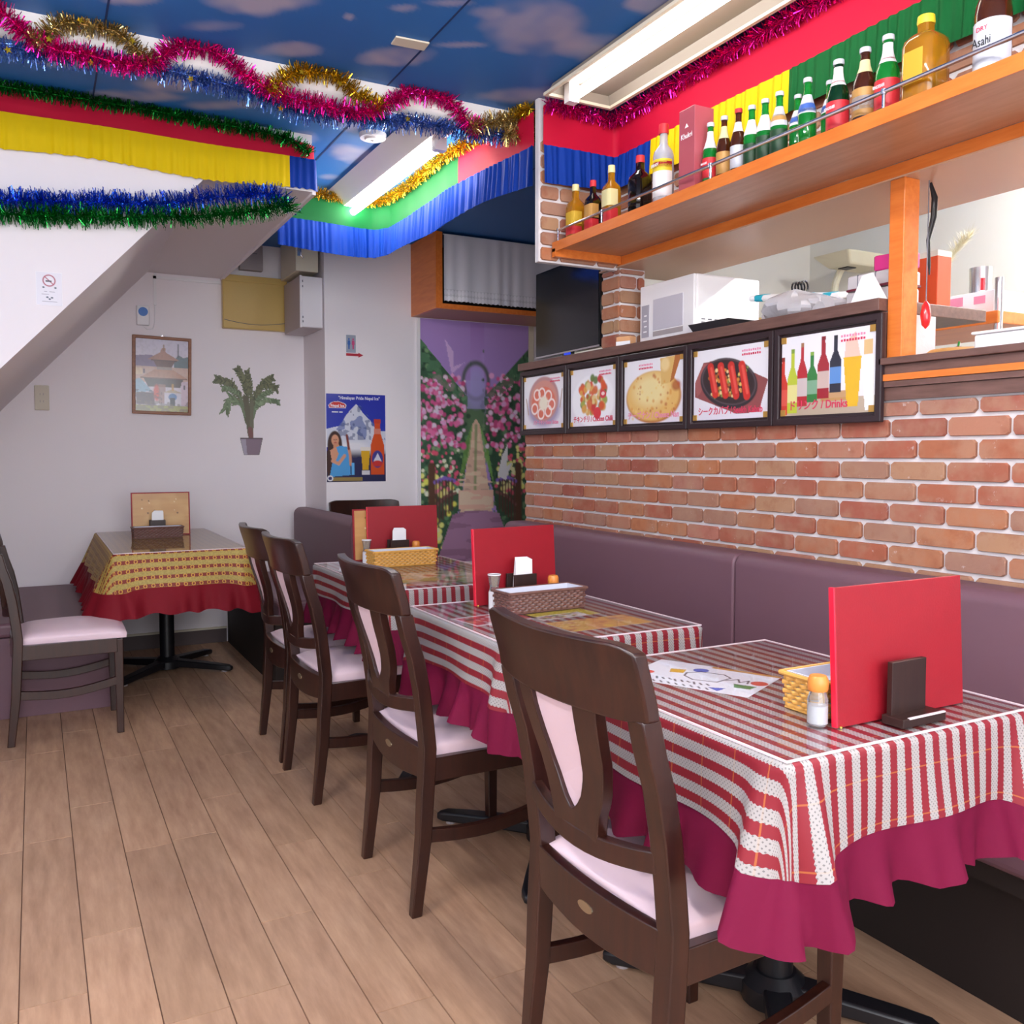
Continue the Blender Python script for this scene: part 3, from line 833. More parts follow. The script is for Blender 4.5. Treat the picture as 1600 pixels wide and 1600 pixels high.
GS = 'clear sheets on the tables'
sheet('clear glossy sheet covering the nearest striped table', **T[0], group=GS)
sheet('clear glossy sheet covering the striped table with the brown basket', **T[1], group=GS)
sheet('clear glossy sheet covering the striped table with the yellow basket', **T[2], group=GS)
sheet('clear glossy sheet covering the gold patterned table', **T[3], group=GS)

# ---- upholstered benches
def rounded(prof_w, z0, z1, r, y0, y1, x0):
    """backrest profile in xz extruded along y"""
    pts = [(x0 + prof_w, z0)]
    for k in range(9):
        a = k / 8 * PI / 2; pts.append((x0 + prof_w - .02 + .02 * math.cos(a), z1 - .02 + .02 * math.sin(a)))
    for k in range(9):
        a = PI / 2 + k / 8 * PI / 2; pts.append((x0 + r + r * math.cos(a), z1 - r + r * math.sin(a)))
    pts.append((x0, z0))
    return MB().prism(pts, 1, y0, y1)
t = thing('long_bench', 'long plum brown upholstered bench along the brick wall', 'bench', (0, 0, 0))
for y0, y1 in ((.35, 2.058), (2.062, 3.57)):
    obj('backrest', rounded(.12, .30, .865, .035, y0, y1, 1.872), M['brownvinyl'], t, smooth=True, bevel=.008, seg=3)
for y0, y1 in ((.35, 2.058), (2.062, 3.57)):
    obj('seat', MB().box(1.68, 1.87, y0, y1, .33, .43), M['brownvinyl'], t, bevel=.025, seg=4)
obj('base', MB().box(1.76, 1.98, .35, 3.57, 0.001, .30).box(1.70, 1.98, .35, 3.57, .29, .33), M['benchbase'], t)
t = thing('corner_bench', 'plum brown upholstered bench in the recess beside the gold cloth table', 'bench', (0, 0, 0))
obj('backrest', rounded(.095, .30, .835, .045, 4.42, 5.60, 1.432), M['brownvinyl'], t, smooth=True, bevel=.02, seg=3)
obj('seat', MB().box(1.055, 1.435, 4.42, 5.66, .33, .43), M['brownvinyl'], t, bevel=.025, seg=4)
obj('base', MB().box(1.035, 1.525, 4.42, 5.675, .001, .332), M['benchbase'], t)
t = thing('box_bench', 'grey brown box bench behind the lone chair on the left', 'bench', (0, 0, 0))
obj('seat', MB().box(-.42, .285, 4.455, 5.67, .36, .425), M['brownvinyl'], t, bevel=.018, seg=3)
obj('base', MB().box(-.42, .285, 4.462, 5.67, .001, .359), M['brownvinyl'], t)
obj('backrest', MB().box(-.52, -.425, 4.455, 5.67, .001, .82), M['brownvinyl'], t, bevel=.03, seg=3)
# ================================================================== things on the tables
TZ = .7262
M['menupage'] = print_mat('menu_page_print', .35)
M['basket'] = mat('golden_wicker', '#d9a24e', .55, var=.15, vs=60)
M['basketbrown'] = mat('brown_wicker', '#6d4a42', .55, var=.15, vs=60)
M['liner'] = mat('gingham_liner', '#cdd0dc', .7)
M['glassy'] = mat('clear_glass', '#eef2f4', .06, trans=.9)
M['salt'] = mat('white_salt', '#f2f1f4', .8)
M['orangecap'] = mat('orange_cap', '#d9863a', .4)
M['holderwood'] = wood('dark_wood_holder', '#2f1913', '#23110e', .45, 8, 'Z')
M['pick'] = mat('toothpick_wood', '#dcb184', .6)

def menu(label, loc, rz, w=.315, h=.225, tilt=-3, th=.012, face=None, group='red menus standing on the tables', thick=2):
    t = thing('menu_book', label, 'menu', loc, rz, group)
    t.rotation_euler = (R(tilt), 0, rz)
    g = th / 2
    obj('front_cover', MB().box(-w / 2, w / 2, 0, .0035, 0, h), M['red'], t, bevel=.0015)
    obj('back_cover', MB().box(-w / 2 + .002, w / 2, th - .0035, th, .001, h - .001), M['red'], t, bevel=.0015)
    obj('spine', MB().box(-w / 2 - .002, -w / 2 + .004, .0005, th - .0005, 0, h), M['redspine'], t, bevel=.001)
    obj('pages', MB().box(-w / 2 + .006, w / 2 - .006, .004, th - .004, .004, h - .005), M['paper'], t)
    obj('corner_stud', MB().lathe([(.003, 0), (.003, .003)], 10, -w / 2 + .006, -.0005), M['brass'], t)
    return t
M['redspine'] = mat('red_spine', '#dc1636', .4)
M['brass'] = mat('brass', '#d8b45a', .3, 1)

def holder(label, loc, rz, napkins=True, group='dark wood napkin and menu holders', w=.078, h=.10):
    t = thing('napkin_holder', label, 'napkin holder', loc, rz, group)
    obj('base', MB().box(-w / 2 - .006, w / 2 + .012, -.03, .035, 0, .014), M['holderwood'], t, bevel=.0015)
    obj('front_panel', MB().box(-w / 2, w / 2, -.022, -.014, .014, h), M['holderwood'], t, bevel=.001)
    obj('back_panel', MB().box(-w / 2, w / 2, .02, .028, .014, h), M['holderwood'], t, bevel=.001)
    if napkins:
        mb = MB()
        for k in range(6): mb.hexa([(-.03 + .0012 * k, -.011 + k * .005, .014), (.031, -.011 + k * .005, .014), (.031, -.008 + k * .005, .014), (-.03 + .0012 * k, -.008 + k * .005, .014),
                                    (-.028 + .003 * k, -.010 + k * .005, .128 + .002 * k), (.030, -.010 + k * .005, .132 + .001 * k), (.030, -.007 + k * .005, .132 + .001 * k), (-.028 + .003 * k, -.007 + k * .005, .128 + .002 * k)])
        obj('napkin_stack', mb, M['paper'], t)
    return t

def basket(label, loc, rz, m, L=.25, Wd=.10, H=.062, weave=True):
    t = thing('cutlery_basket', label, 'basket', loc, rz, 'woven cutlery baskets')
    a, b = L / 2, Wd / 2
    # woven walls: strands over and under upright stakes
    mb = MB()
    n = 7; per = []
    m1 = int(L / .0105); m2 = int(Wd / .0105)
    for i in range(m1): per.append((-a + L * i / m1, -b, 0, -1))
    for i in range(m2): per.append((a, -b + Wd * i / m2, 1, 0))
    for i in range(m1): per.append((a - L * i / m1, b, 0, 1))
    for i in range(m2): per.append((-a, b - Wd * i / m2, -1, 0))
    N = len(per)
    for r in range(n):
        z0 = .003 + r * (H - .006) / n; z1 = z0 + (H - .006) / n * .92
        base = len(mb.v)
        for k, (px, py, nx, ny) in enumerate(per):
            o = .0022 * (1 if (k + r) % 2 else -1) + .006 * (z0 / H)
            mb.v += [(px + nx * o, py + ny * o, z0), (px + nx * (o + .0012), py + ny * (o + .0012), (z0 + z1) / 2), (px + nx * o, py + ny * o, z1)]
        for k in range(N):
            l = (k + 1) % N
            for q in range(2): mb.f.append((base + 3 * k + q, base + 3 * l + q, base + 3 * l + q + 1, base + 3 * k + q + 1))
    obj('woven_wall', mb, m, t)
    rim = [(-a, -b), (a, -b), (a, b), (-a, b)]
    o = .006
    path = [(x * (1 + o / abs(x)), y * (1 + o / abs(y)), H) for x, y in rim]
    mb = MB()
    for k in range(4): mb.tube([path[k], path[(k + 1) % 4]], .0042, 8)
    obj('rim', mb, m, t, smooth=True)
    obj('bottom', MB().box(-a, a, -b, b, 0, .003), m, t)
    obj('liner', MB().ring([(-a + .002, -b + .002), (a - .002, -b + .002), (a - .002, b - .002), (-a + .002, b - .002)], [(-a + .005, -b + .005), (a - .005, -b + .005), (a - .005, b - .005), (-a + .005, b - .005)], 2, .004, H + .003).box(-a + .004, a - .004, -b + .004, b - .004, .004, H * .72), M['liner'], t)
    return t

def shaker(label, loc, group='orange capped salt shakers'):
    t = thing('salt_shaker', label, 'salt shaker', loc, 0, group)
    obj('glass_jar', MB().lathe([(.013, 0), (.0165, .004), (.0165, .045), (.013, .056), (.013, .062)], 18), M['glassy'], t, smooth=True)
    obj('salt', MB().lathe([(.0125, .004), (.0145, .006), (.0145, .034), (.001, .037)], 16), M['salt'], t, smooth=True)
    obj('cap', MB().lathe([(.015, .058), (.0165, .062), (.0165, .076), (.013, .083), (.001, .084)], 18), M['orangecap'], t, smooth=True)
    return t

def picks(label, loc):
    t = thing('toothpick_cup', label, 'toothpick holder', loc, 0, 'toothpick cups')
    obj('cup', MB().lathe([(.016, 0), (.0155, .05), (.013, .062), (.019, .098), (.0185, .098), (.0125, .064), (.001, .06)], 18), M['glassy'], t, smooth=True)
    obj('white_foot', MB().lathe([(.0165, 0.0), (.0165, .047), (.0155, .05)], 18), M['whiteplastic'], t, smooth=True)
    mb = MB(); rd = random.Random(5)
    for k in range(26):
        a = rd.uniform(0, 2 * PI); r = rd.uniform(0, .012)
        mb.tube([(r * .7 * math.cos(a), r * .7 * math.sin(a), .062), (r * 1.25 * math.cos(a), r * 1.25 * math.sin(a), .096)], .0012, 4)
    obj('toothpick_bundle', mb, M['pick'], t)
    obj('rim', MB().lathe([(.0195, .096), (.0195, .099), (.0175, .099), (.0175, .096)], 18), M['whiteplastic'], t, smooth=True)
    return t

# nearest table
menu('big red menu standing upright on the nearest table', (1.292, 1.0, TZ), 0, w=.316, h=.228)
t = thing('menu_stand', 'dark wood stand holding up the big red menu from the front', 'menu stand', (1.272, .985, TZ), R(1), 'dark wood napkin and menu holders')
obj('front_panel', MB().box(-.043, .043, -.010, 0.0, .004, .102), M['holderwood'], t, bevel=.001)
obj('base', MB().box(-.05, .058, -.038, .004, 0, .015), M['holderwood'], t, bevel=.0015)
obj('base_lip', MB().box(-.035, .056, -.0385, -.034, .0135, .0158), M['sheet_edge'], t)
basket('golden wicker basket half hidden behind the big red menu', (1.275, 1.088, TZ), 0, M['basket'], L=.25, Wd=.088)
shaker('orange capped salt shaker beside the big red menu', (1.118, 1.028, TZ))
# second table
menu('red menu standing behind the brown cutlery basket', (1.272, 2.335, TZ), R(8), w=.30, h=.225, tilt=-4)
holder('dark wood holder with white napkins behind the brown basket', (1.262, 2.292, TZ), R(5), h=.09)
basket('brown woven basket with pale blue liner on a striped table', (1.265, 2.19, TZ), R(3), M['basketbrown'], L=.25, Wd=.085, H=.058)
picks('toothpick cup to the left of the napkins on the brown basket table', (1.155, 2.262, TZ))
shaker('orange capped shaker behind the brown cutlery basket', (1.352, 2.262, TZ))
# third table
menu('red menu standing behind the yellow cutlery basket', (1.36, 3.50, TZ), R(-1), w=.31, h=.225, tilt=-3)
holder('dark wood holder with white napkins behind the yellow basket', (1.315, 3.445, TZ), R(0), h=.09)
basket('yellow woven basket with pale liner on the far striped table', (1.285, 3.33, TZ), R(1), M['basket'], L=.26, Wd=.085, H=.06)
picks('toothpick cup to the left of the napkins on the yellow basket table', (1.168, 3.415, TZ))
shaker('orange capped shaker behind the yellow cutlery basket', (1.385, 3.425, TZ))
# a second menu, its wooden looking page side turned to the room
wc = Canvas(90, 66, '#c99a5e')
wc.put(wc.noise(3, 22, 2), '#b98348', .5); wc.put(np.clip(wc.noise(7, 5, 3) * 1.6 - .7, 0, 1), '#dab176', .6)
wc.put(np.clip(wc.Y * -2.2 + .55, 0, 1), '#8a5a3a', .5)
wc.dots(10, lambda r: (r.uniform(.1, .9), r.uniform(.15, .5)), (.01, .03), ['#3a2418', '#6b4526', '#ecd9b2'], 4)
def page_menu(label, loc, rz, w, h, tilt=-3):
    t = thing('menu_book', label, 'menu', loc, rz, 'red menus standing on the tables'); t.rotation_euler = (R(tilt), 0, rz)
    obj('back_cover', MB().box(-w / 2, w / 2, 0.002, .010, 0, h), M['red'], t, bevel=.001)
    p = link(bpy.data.objects.new('page_print', wc.mesh('page_print', w - .014, h - .012, M['menupage'])), t); p.location = (0, .0012, .006)
    return t
page_menu('open menu with a wooden page print beside the red menu, far striped table', (1.30, 3.528, TZ), R(2), .30, .215)
page_menu('dark red framed menu with wooden page print on the gold patterned table', (.60, 5.16, TZ), R(0), .30, .235, -2)
basket('dark brown basket with white liner on the gold patterned table', (.568, 5.05, TZ), R(1), M['basketbrown'], L=.24, Wd=.075, H=.055)
holder('dark wood holder with white napkins on the gold patterned table', (.575, 5.115, TZ), 0, h=.088)

# papers under the sheets
def paper(label, canvas, w, h, loc, rz, gp='printed papers under the clear sheets'):
    t = thing('place_mat', label, 'paper', loc, rz, gp)
    obj('paper_sheet', MB().box(-w / 2, w / 2, 0, h, -.0003, 0), M['paper'], t)
    p = link(bpy.data.objects.new('printed_face', canvas.mesh('printed_face', w, h, M['print'], plane='XY')), t); p.location = (0, 0, .00025)
    return t
pm1 = Canvas(150, 106, '#eceef4')
pm1.put(((pm1.Y < .075) & (pm1.X > .45)).astype(float), '#d79a4b')
def blob(c, x, y, r, col): c.ell(x, y, r / c.asp, r, col, 1, .1)
blob(pm1, .42, .24, .085, '#3a62c4'); blob(pm1, .10, .62, .07, '#d8493f'); pm1.poly([(.2, .35), (.32, .3), (.34, .46), (.24, .5)], '#e0b02e')
blob(pm1, .93, .42, .09, '#d8493f'); pm1.poly([(.78, .58), (.95, .56), (.93, .7), (.82, .72)], '#3f8f4c'); pm1.poly([(.66, .86), (.78, .8), (.76, .95)], '#3a62c4')
pm1.line([(.36, .42), (.44, .30), (.62, .28), (.7, .38), (.66, .62), (.48, .66), (.38, .55), (.36, .42)], .010, '#3a3a44')
pm1.line([(.7, .5), (.76, .38), (.80, .5), (.84, .38), (.86, .5)], .010, '#3a3a44')
for k in range(9): pm1.line([(.22 + k * .05, .75 + .01 * (k % 2)), (.25 + k * .05, .83 - .02 * (k % 3))], .011, '#4a4a55')
for k in range(8): pm1.line([(.24 + k * .06, .90), (.27 + k * .06, .95)], .010, '#4a4a55')
paper('white paper with coloured blobs under the nearest clear sheet', pm1, .265, .185, (1.085, 1.335, .7230), R(-64))
pm2 = Canvas(90, 60, '#efe9ea'); pm2.rect(.05, .1, .95, .9, '#c7555a'); pm2.dots(40, lambda r: (r.uniform(.1, .9), r.uniform(.15, .85)), (.03, .1), ['#e9e4e4', '#7c3030', '#d98a6a', '#b04040'], 8)
paper('white bordered red food print under the sheet beside the brown basket', pm2, .20, .13, (1.10, 2.07, .7230), R(8))
pm3 = Canvas(90, 60, '#d9c640'); pm3.rect(.0, .45, .8, 1, '#e9e2dc'); pm3.dots(30, lambda r: (r.uniform(.1, .7), r.uniform(.5, .9)), (.04, .1), ['#8a5a6a', '#6d8a4a', '#c9a04a'], 9)
paper('yellow bordered print under the sheet just before the brown basket', pm3, .20, .10, (1.29, 2.055, .7230), R(6))
pm4 = Canvas(110, 60, '#d79a58'); pm4.put(pm4.noise(8, 5, 4), '#e9c86a', .7); pm4.dots(26, lambda r: (r.uniform(0, 1), r.uniform(0, 1)), (.05, .16), ['#e6bf4e', '#c98a5a', '#d9b27a', '#b9744a'], 10)
paper('orange brown curry print under the sheet near the bench, brown basket table', pm4, .26, .13, (1.31, 1.885, .7230), R(2))
pm5 = Canvas(100, 60, '#c9b9a6'); pm5.dots(60, lambda r: (r.uniform(0, 1), r.uniform(0, 1)), (.05, .14), ['#c94a5a', '#8a9a4a', '#d98a4a', '#e9dcd2', '#6f7a4a'], 12)
paper('colourful food print under the sheet before the yellow basket', pm5, .38, .30, (1.24, 2.80, .7230), 0)
pm6 = Canvas(60, 40, '#ece9ee'); pm6.rect(.1, .1, .6, .5, '#b9a0a8')
paper('small white paper under the sheet left of the yellow basket', pm6, .14, .16, (1.08, 3.27, .7230), R(-20))
# ================================================================== things on the walls
FONTS = []
def text(body, size, loc, parent, m, rot=(PI / 2, 0, 0), bold=0, fit=None):
    cu = bpy.data.curves.new('lettering', 'FONT'); cu.body = body; cu.size = size; cu.align_x = 'CENTER'; cu.extrude = .0003; cu.offset = bold
    cu.resolution_u = 3
    o = link(bpy.data.objects.new('lettering_curve', cu))
    FONTS.append((o, loc, rot, parent, m, fit))
def letters_to_mesh():
    """turn every text into real mesh lettering, narrowed where it has to fit"""
    bpy.context.view_layer.update(); dg = bpy.context.evaluated_depsgraph_get()
    for o, loc, rot, parent, m, fit in FONTS:
        me = bpy.data.meshes.new_from_object(o.evaluated_get(dg)); me.name = 'lettering'
        me.materials.clear(); me.materials.append(m)
        p = link(bpy.data.objects.new('lettering', me), parent); p.location = loc; p.rotation_euler = rot
        if fit and len(me.vertices):
            xs_ = [v.co.x for v in me.vertices]; w = max(xs_) - min(xs_)
            if w > fit: p.scale = (fit / w, 1, 1)
    for f in FONTS: bpy.data.objects.remove(f[0])
    FONTS.clear()
M['ink_white'] = mat('white_ink', '#f4f4f8', .5)
M['ink_red'] = mat('red_ink', '#cf3a5a', .5)
M['ink_pink'] = mat('pink_ink', '#e08aa8', .5)
M['ink_black'] = mat('black_ink', '#1c1c22', .5)
M['ink_grey'] = mat('grey_ink', '#6a6a74', .5)
M['frameblack'] = mat('black_brown_frame', '#2e2024', .3)
M['goldcorner'] = mat('gold_corner', '#c79a4e', .35, .5)
M['picframe'] = wood('brown_picture_frame', '#9a5f38', '#7f4a2a', .4, 8, 'X')

def pic(canvas, name, w, h, material, parent, loc, cut=False):
    p = link(bpy.data.objects.new(name, canvas.mesh(name, w, h, material, cut)), parent); p.location = loc; return p

# ---- five framed food photographs under the ledge
def food_frame(label, y_far, y_near, canvas, title, tsize, inkm, ty=.028, tx=0, corner_right=True):
    w = (y_far - y_near) - .004; h = .288
    t = thing('food_picture', label, 'framed picture', (W - .030, (y_far + y_near) / 2, 1.254), -PI / 2, 'framed food photographs under the ledge')
    a = w / 2; f = .020
    obj('frame', MB().ring([(-a, 0), (a, 0), (a, h), (-a, h)], [(-a + f, f), (a - f, f), (a - f, h - f), (-a + f, h - f)], 1, 0, .016), M['frameblack'], t, bevel=.003)
    obj('backing', MB().box(-a + .002, a - .002, .011, .016, .002, h - .002), M['frameblack'], t)
    pw, ph = w - 2 * f - .010, h - 2 * f - .016
    z0 = f + .008
    p = pic(canvas, 'food_photo', pw, ph, M['printgloss'], t, (0, .0095, z0))
    for sx, sz in ((-1, 0), (1, 0), (-1, 1), (1, 1)):
        x = sx * pw / 2; z = z0 + sz * ph
        obj('corner_clip', MB().box(min(x, x - sx * .018), max(x, x - sx * .018), .006, .009, min(z, z + (1 - 2 * sz) * .018), max(z, z + (1 - 2 * sz) * .018)), M['goldcorner'], t)
    text(title, tsize, (tx, .0088, z0 + ty * .6), t, inkm, bold=.0006, fit=pw * (.86 if tx == 0 else .62))
    cx_ = (.5 if corner_right else -.12) * pw - (.075 if corner_right else 0)
    for zz_, im_ in ((z0 + ph - .019, M['ink_pink']), (z0 + ph - .031, M['ink_red'])):
        mb = MB()
        for k in range(9): mb.box(cx_ - .042 + k * .0095, cx_ - .042 + k * .0095 + .006, .0085, .0092, zz_ - .0035, zz_ + .0025 + .001 * (k % 2))
        obj('small_print', mb, im_, t)
    return t
N_ = 112
def base_food(): 
    c = Canvas(N_ + 40, N_, '#e9e6ec'); c.put(np.clip(c.Y * 1.3 - .75, 0, 1), '#cdbcd4', .6); return c
f1 = base_food()   # bowl with onion rings
f1.ell(.5, .62, .40, .34, '#8d7aa8', .8, .3); f1.ell(.5, .45, .37, .42, '#b98a8c'); f1.ell(.5, .47, .33, .37, '#cf8f82')
f1.ell(.5, .52, .29, .30, '#d9705a')
for x, y in ((.34, .36), (.62, .40), (.28, .62), (.44, .72), (.62, .68), (.70, .56), (.46, .34)): f1.ringe(x, y, .075, .095, .22, '#f6e6e2')
f1.ell(.5, .53, .11, .13, '#ece3cf', 1, .5); f1.line([(.06, .42), (.12, .72)], .014, '#b59a86'); f1.line([(.95, .3), (.9, .62)], .014, '#b59a86')
f2 = base_food(); f2.ell(.5, .56, .46, .44, '#f2f0f5', 1, .1)
rr_ = random.Random(2)
def heap(r):
    a = r.uniform(0, 2 * PI); q = math.sqrt(r.random()); return (.5 + .29 * q * math.cos(a), .48 + .33 * q * math.sin(a))
f2.dots(85, heap, (.05, .10), ['#d9572c', '#c92f32', '#d03a3c', '#9aa84a', '#d9a04a', '#e0c88a', '#b9552e', '#cf6a3a', '#5d7a38'], 3, .95)
f2.ell(.60, .78, .08, .10, '#d8303a'); f2.ell(.72, .47, .07, .07, '#cf3a4a'); f2.ell(.72, .46, .035, .03, '#f0cfcf')
f3 = base_food(); f3.ell(.5, .6, .46, .40, '#b8763a', 1, .06); f3.ell(.49, .58, .44, .38, '#e0b469', 1, .1); f3.ell(.46, .5, .28, .24, '#ead9a0', .9, .7)
f3.poly([(.62, .02), (.92, .0), (.80, .4), (.64, .42)], '#d9b06a'); f3.poly([(.86, .0), (.96, .0), (.84, .36), (.78, .4)], '#b06a38'); f3.ell(.70, .12, .07, .1, '#e9cf96', .9, .5)
f3.ell(.88, .45, .07, .08, '#a5502c', .8, .6)
f3.dots(60, lambda r: (.5 + .42 * math.cos(r.uniform(0, 6.3)) * r.uniform(.5, 1), .6 + .34 * math.sin(r.uniform(0, 6.3)) * r.uniform(.5, 1)), (.015, .045), ['#c9742e', '#b5542a', '#d9923e', '#e9c878'], 5, .8, .8)
f4 = base_food(); f4.poly([(.02, .45), (.14, .18), (.42, .16), (.99, .5), (.88, .92), (.60, .93), (.02, .66)], '#8c4a4a'); f4.poly([(.02, .45), (.14, .2), (.3, .2), (.1, .6), (.05, .66)], '#a05a58')
f4.ell(.48, .50, .39, .34, '#2f2a30', 1, .04, .25); f4.ell(.48, .48, .37, .31, '#5a4f55', 1, .04, .25); f4.ell(.48, .48, .355, .295, '#33282b', 1, .05, .25)
f4.dots(90, lambda r: (.48 + .27 * math.cos(r.uniform(0, 6.3)) * r.uniform(.3, 1), .50 + .22 * math.sin(r.uniform(0, 6.3)) * r.uniform(.4, 1)), (.02, .035), ['#d9b860', '#e0c890', '#cf8a3a', '#7d9048', '#b06a2e'], 6)
for x in (.26, .40, .54, .68): f4.line([(x - .02, .24 + x * .05), (x + .05, .60 + x * .14)], .058, '#c9302a'); f4.line([(x - .01, .26 + x * .05), (x + .055, .56 + x * .14)], .022, '#e0564c')
f5 = base_food(); f5.put((f5.Y > .80).astype(float), '#a8906a', .8); f5.rect(.45, .72, .78, .84, '#b98a4a', .9)
def pbottle(c, x, w, y0, y1, col, neck, lab):
    c.poly([(x - w * .32, y0), (x + w * .32, y0), (x + w * .36, y0 + (y1 - y0) * .28), (x + w, y0 + (y1 - y0) * .45), (x + w, y1), (x - w, y1), (x - w, y0 + (y1 - y0) * .45), (x - w * .36, y0 + (y1 - y0) * .28)], col)
    c.rect(x - w * .34, y0, x + w * .34, y0 + .05, neck); c.rect(x - w, y0 + (y1 - y0) * .56, x + w, y0 + (y1 - y0) * .84, lab)
pbottle(f5, .02, .05, .25, .98, '#c93a2e', '#8a2a22', '#d9574a'); pbottle(f5, .13, .055, .16, .96, '#b8c23a', '#7d9a3a', '#e0d890'); pbottle(f5, .24, .055, .10, .88, '#b02c34', '#9a6a4a', '#c9b9b9')
pbottle(f5, .35, .055, .22, .84, '#2f7a3c', '#8ab04a', '#7fa88a'); pbottle(f5, .47, .06, .05, .80, '#9c1f2c', '#7d1a24', '#c9b0a8'); pbottle(f5, .60, .06, .06, .74, '#1e2234', '#15161c', '#5a8ac9')
f5.poly([(.68, .34), (.86, .34), (.83, .92), (.72, .92)], '#e0b01e'); f5.poly([(.86, .34), (.99, .34), (.99, .97), (.90, .97)], '#efeee8'); f5.poly([(.70, .16), (.80, .05), (.85, .34), (.69, .34)], '#e6b49a', .8); f5.rect(.88, .16, .97, .33, '#d9b06a', .9)
food_frame('framed photo of a curry bowl with onion rings, farthest along the ledge', 3.600, 3.198, f1, 'バターチキン / Butter Chicken', .022, M['ink_pink'], .03, .02)
food_frame('framed photo of red chilli chicken heaped on a white plate', 3.198, 2.815, f2, 'チキンチリ / Chicken Chilli', .028, M['ink_red'], .03)
food_frame('framed photo of a round golden cheese bread with a lifted piece', 2.815, 2.411, f3, 'チーズナン / Cheese Nan', .030, M['ink_pink'], .03, corner_right=False)
food_frame('framed photo of four red kebabs on an iron plate', 2.411, 2.008, f4, 'シークカバブ / Seekh Kabab', .0295, M['ink_red'], .03)
food_frame('framed photo of bottled and glass drinks next to the orange post', 2.008, 1.616, f5, 'ドリンク / Drinks', .032, M['ink_red'], .03, -.03)

# ---- garden path mural on the far wall
mu = Canvas(118, 230, '#8d72a8')
H_ = mu.Y
mu.put(np.clip(1 - H_ * 4.5, 0, 1), '#7f5f9c', .7); mu.put(np.clip(mu.noise(5, 14, 3) * 1.5 - .6, 0, 1) * (H_ < .35), '#b3a2cc', .7)
mu.poly([(0, .06), (.40, .30), (.46, .45), (.40, .62), (.25, 1), (0, 1)], '#2e4a36'); mu.poly([(1, .08), (.62, .30), (.56, .45), (.62, .62), (.78, 1), (1, 1)], '#2b4433')
mu.ell(.5, .38, .10, .14, '#4a6248', 1, .6); mu.ell(.5, .26, .08, .08, '#8f86b8', .8, .8)
mu.dots(420, lambda r: (r.uniform(0, .44), r.uniform(.10, 1.0)), (.006, .014), ['#24402e', '#3a5c40', '#557a56', '#1e3226', '#6d8a62'], 21, .8)
mu.dots(420, lambda r: (r.uniform(.56, 1), r.uniform(.10, 1.0)), (.006, .014), ['#24402e', '#35543a', '#4d7050', '#1e3226', '#5f7a58'], 22, .8)
sky_l = (H_ < .08 + mu.X * .55) & (mu.X < .45); sky_r = (H_ < .10 + (1 - mu.X) * .5) & (mu.X > .58)
mu.put((sky_l | sky_r).astype(float) * (H_ < .31), '#8a70a6', 1)
mu.ringe(.5, .245, .115, .075, .16, '#3f4a40', .9); mu.put(((H_ > .245) & (np.abs(mu.X - .5) < .085) & (H_ < .36)).astype(float), '#8d84b4', .6)
mu.poly([(.46, .43), (.50, .40), (.54, .43), (.62, .70), (.72, 1), (.28, 1), (.38, .70)], '#b79a86')
mu.put((mu.noise(9, 60, 5) > .62) * ((np.abs(mu.X - .5) < (H_ - .38) * .36) & (H_ > .43)), '#cdb39c', .6); mu.put((mu.noise(12, 70, 6) > .7) * ((np.abs(mu.X - .5) < (H_ - .38) * .34) & (H_ > .45)), '#9a7a6c', .6)
mu.line([(.5, .43), (.49, .7)], .006, '#5d7a46', .7)
mu.poly([(.40, .50), (.47, .42), (.44, .55), (.33, .70)], '#5f8440', .7); mu.poly([(.60, .50), (.53, .42), (.58, .56), (.68, .70)], '#6a9446', .7)
pk = ['#c9628f', '#dd8fb4', '#b84a7c', '#e8b3cc', '#a83f6c']
mu.dots(210, lambda r: (r.uniform(-.02, .40), r.uniform(.22, .52)), (.007, .016), pk, 31, .95)
mu.dots(190, lambda r: (r.uniform(.60, 1.02), r.uniform(.22, .52)), (.007, .016), pk, 32, .95)
mu.put(((H_ < .20 + mu.X * .36) & (mu.X < .42) & (H_ > .08 + mu.X * .55)).astype(float) * (mu.noise(30, 60, 8) > .4), '#42664a', .85)
mu.put(((H_ < .20 + (1 - mu.X) * .36) & (mu.X > .58) & (H_ > .1 + (1 - mu.X) * .5)).astype(float) * (mu.noise(30, 60, 9) > .4), '#3a5a42', .85)
mu.dots(60, lambda r: (r.uniform(0, .34), r.uniform(.52, .72)), (.006, .013), ['#c94a6a', '#d9738f', '#dfe0b0', '#b9485f'], 33); mu.dots(60, lambda r: (r.uniform(.68, 1), r.uniform(.52, .72)), (.006, .013), ['#c94a6a', '#d9738f', '#d8cf7a', '#b9485f'], 34)
mu.dots(44, lambda r: (r.uniform(0, .30), r.uniform(.62, .95)), (.010, .017), ['#d8d070', '#e2dc96', '#c9bf58'], 35); mu.dots(26, lambda r: (r.uniform(.68, .95), r.uniform(.58, .72)), (.008, .014), ['#d8d070', '#e2dc96'], 36)
dk = (H_ > .785 + .35 * (mu.X - .5) ** 2) & (np.abs(mu.X - .5) < .20 + (H_ - .78) * .75)
mu.put(dk.astype(float), '#8d6a86', 1); mu.put((mu.noise(4, 46, 15) > .55) * dk, '#79586f', .8)
mu.put(((H_ > .70) & (H_ < .78) & (np.abs(mu.X - .5) < .16)).astype(float), '#bd9a88', 1); mu.put((mu.noise(10, 90, 12) > .6) * ((H_ > .62) & (H_ < .78) & (np.abs(mu.X - .5) < .15)), '#cfb09a', .7)
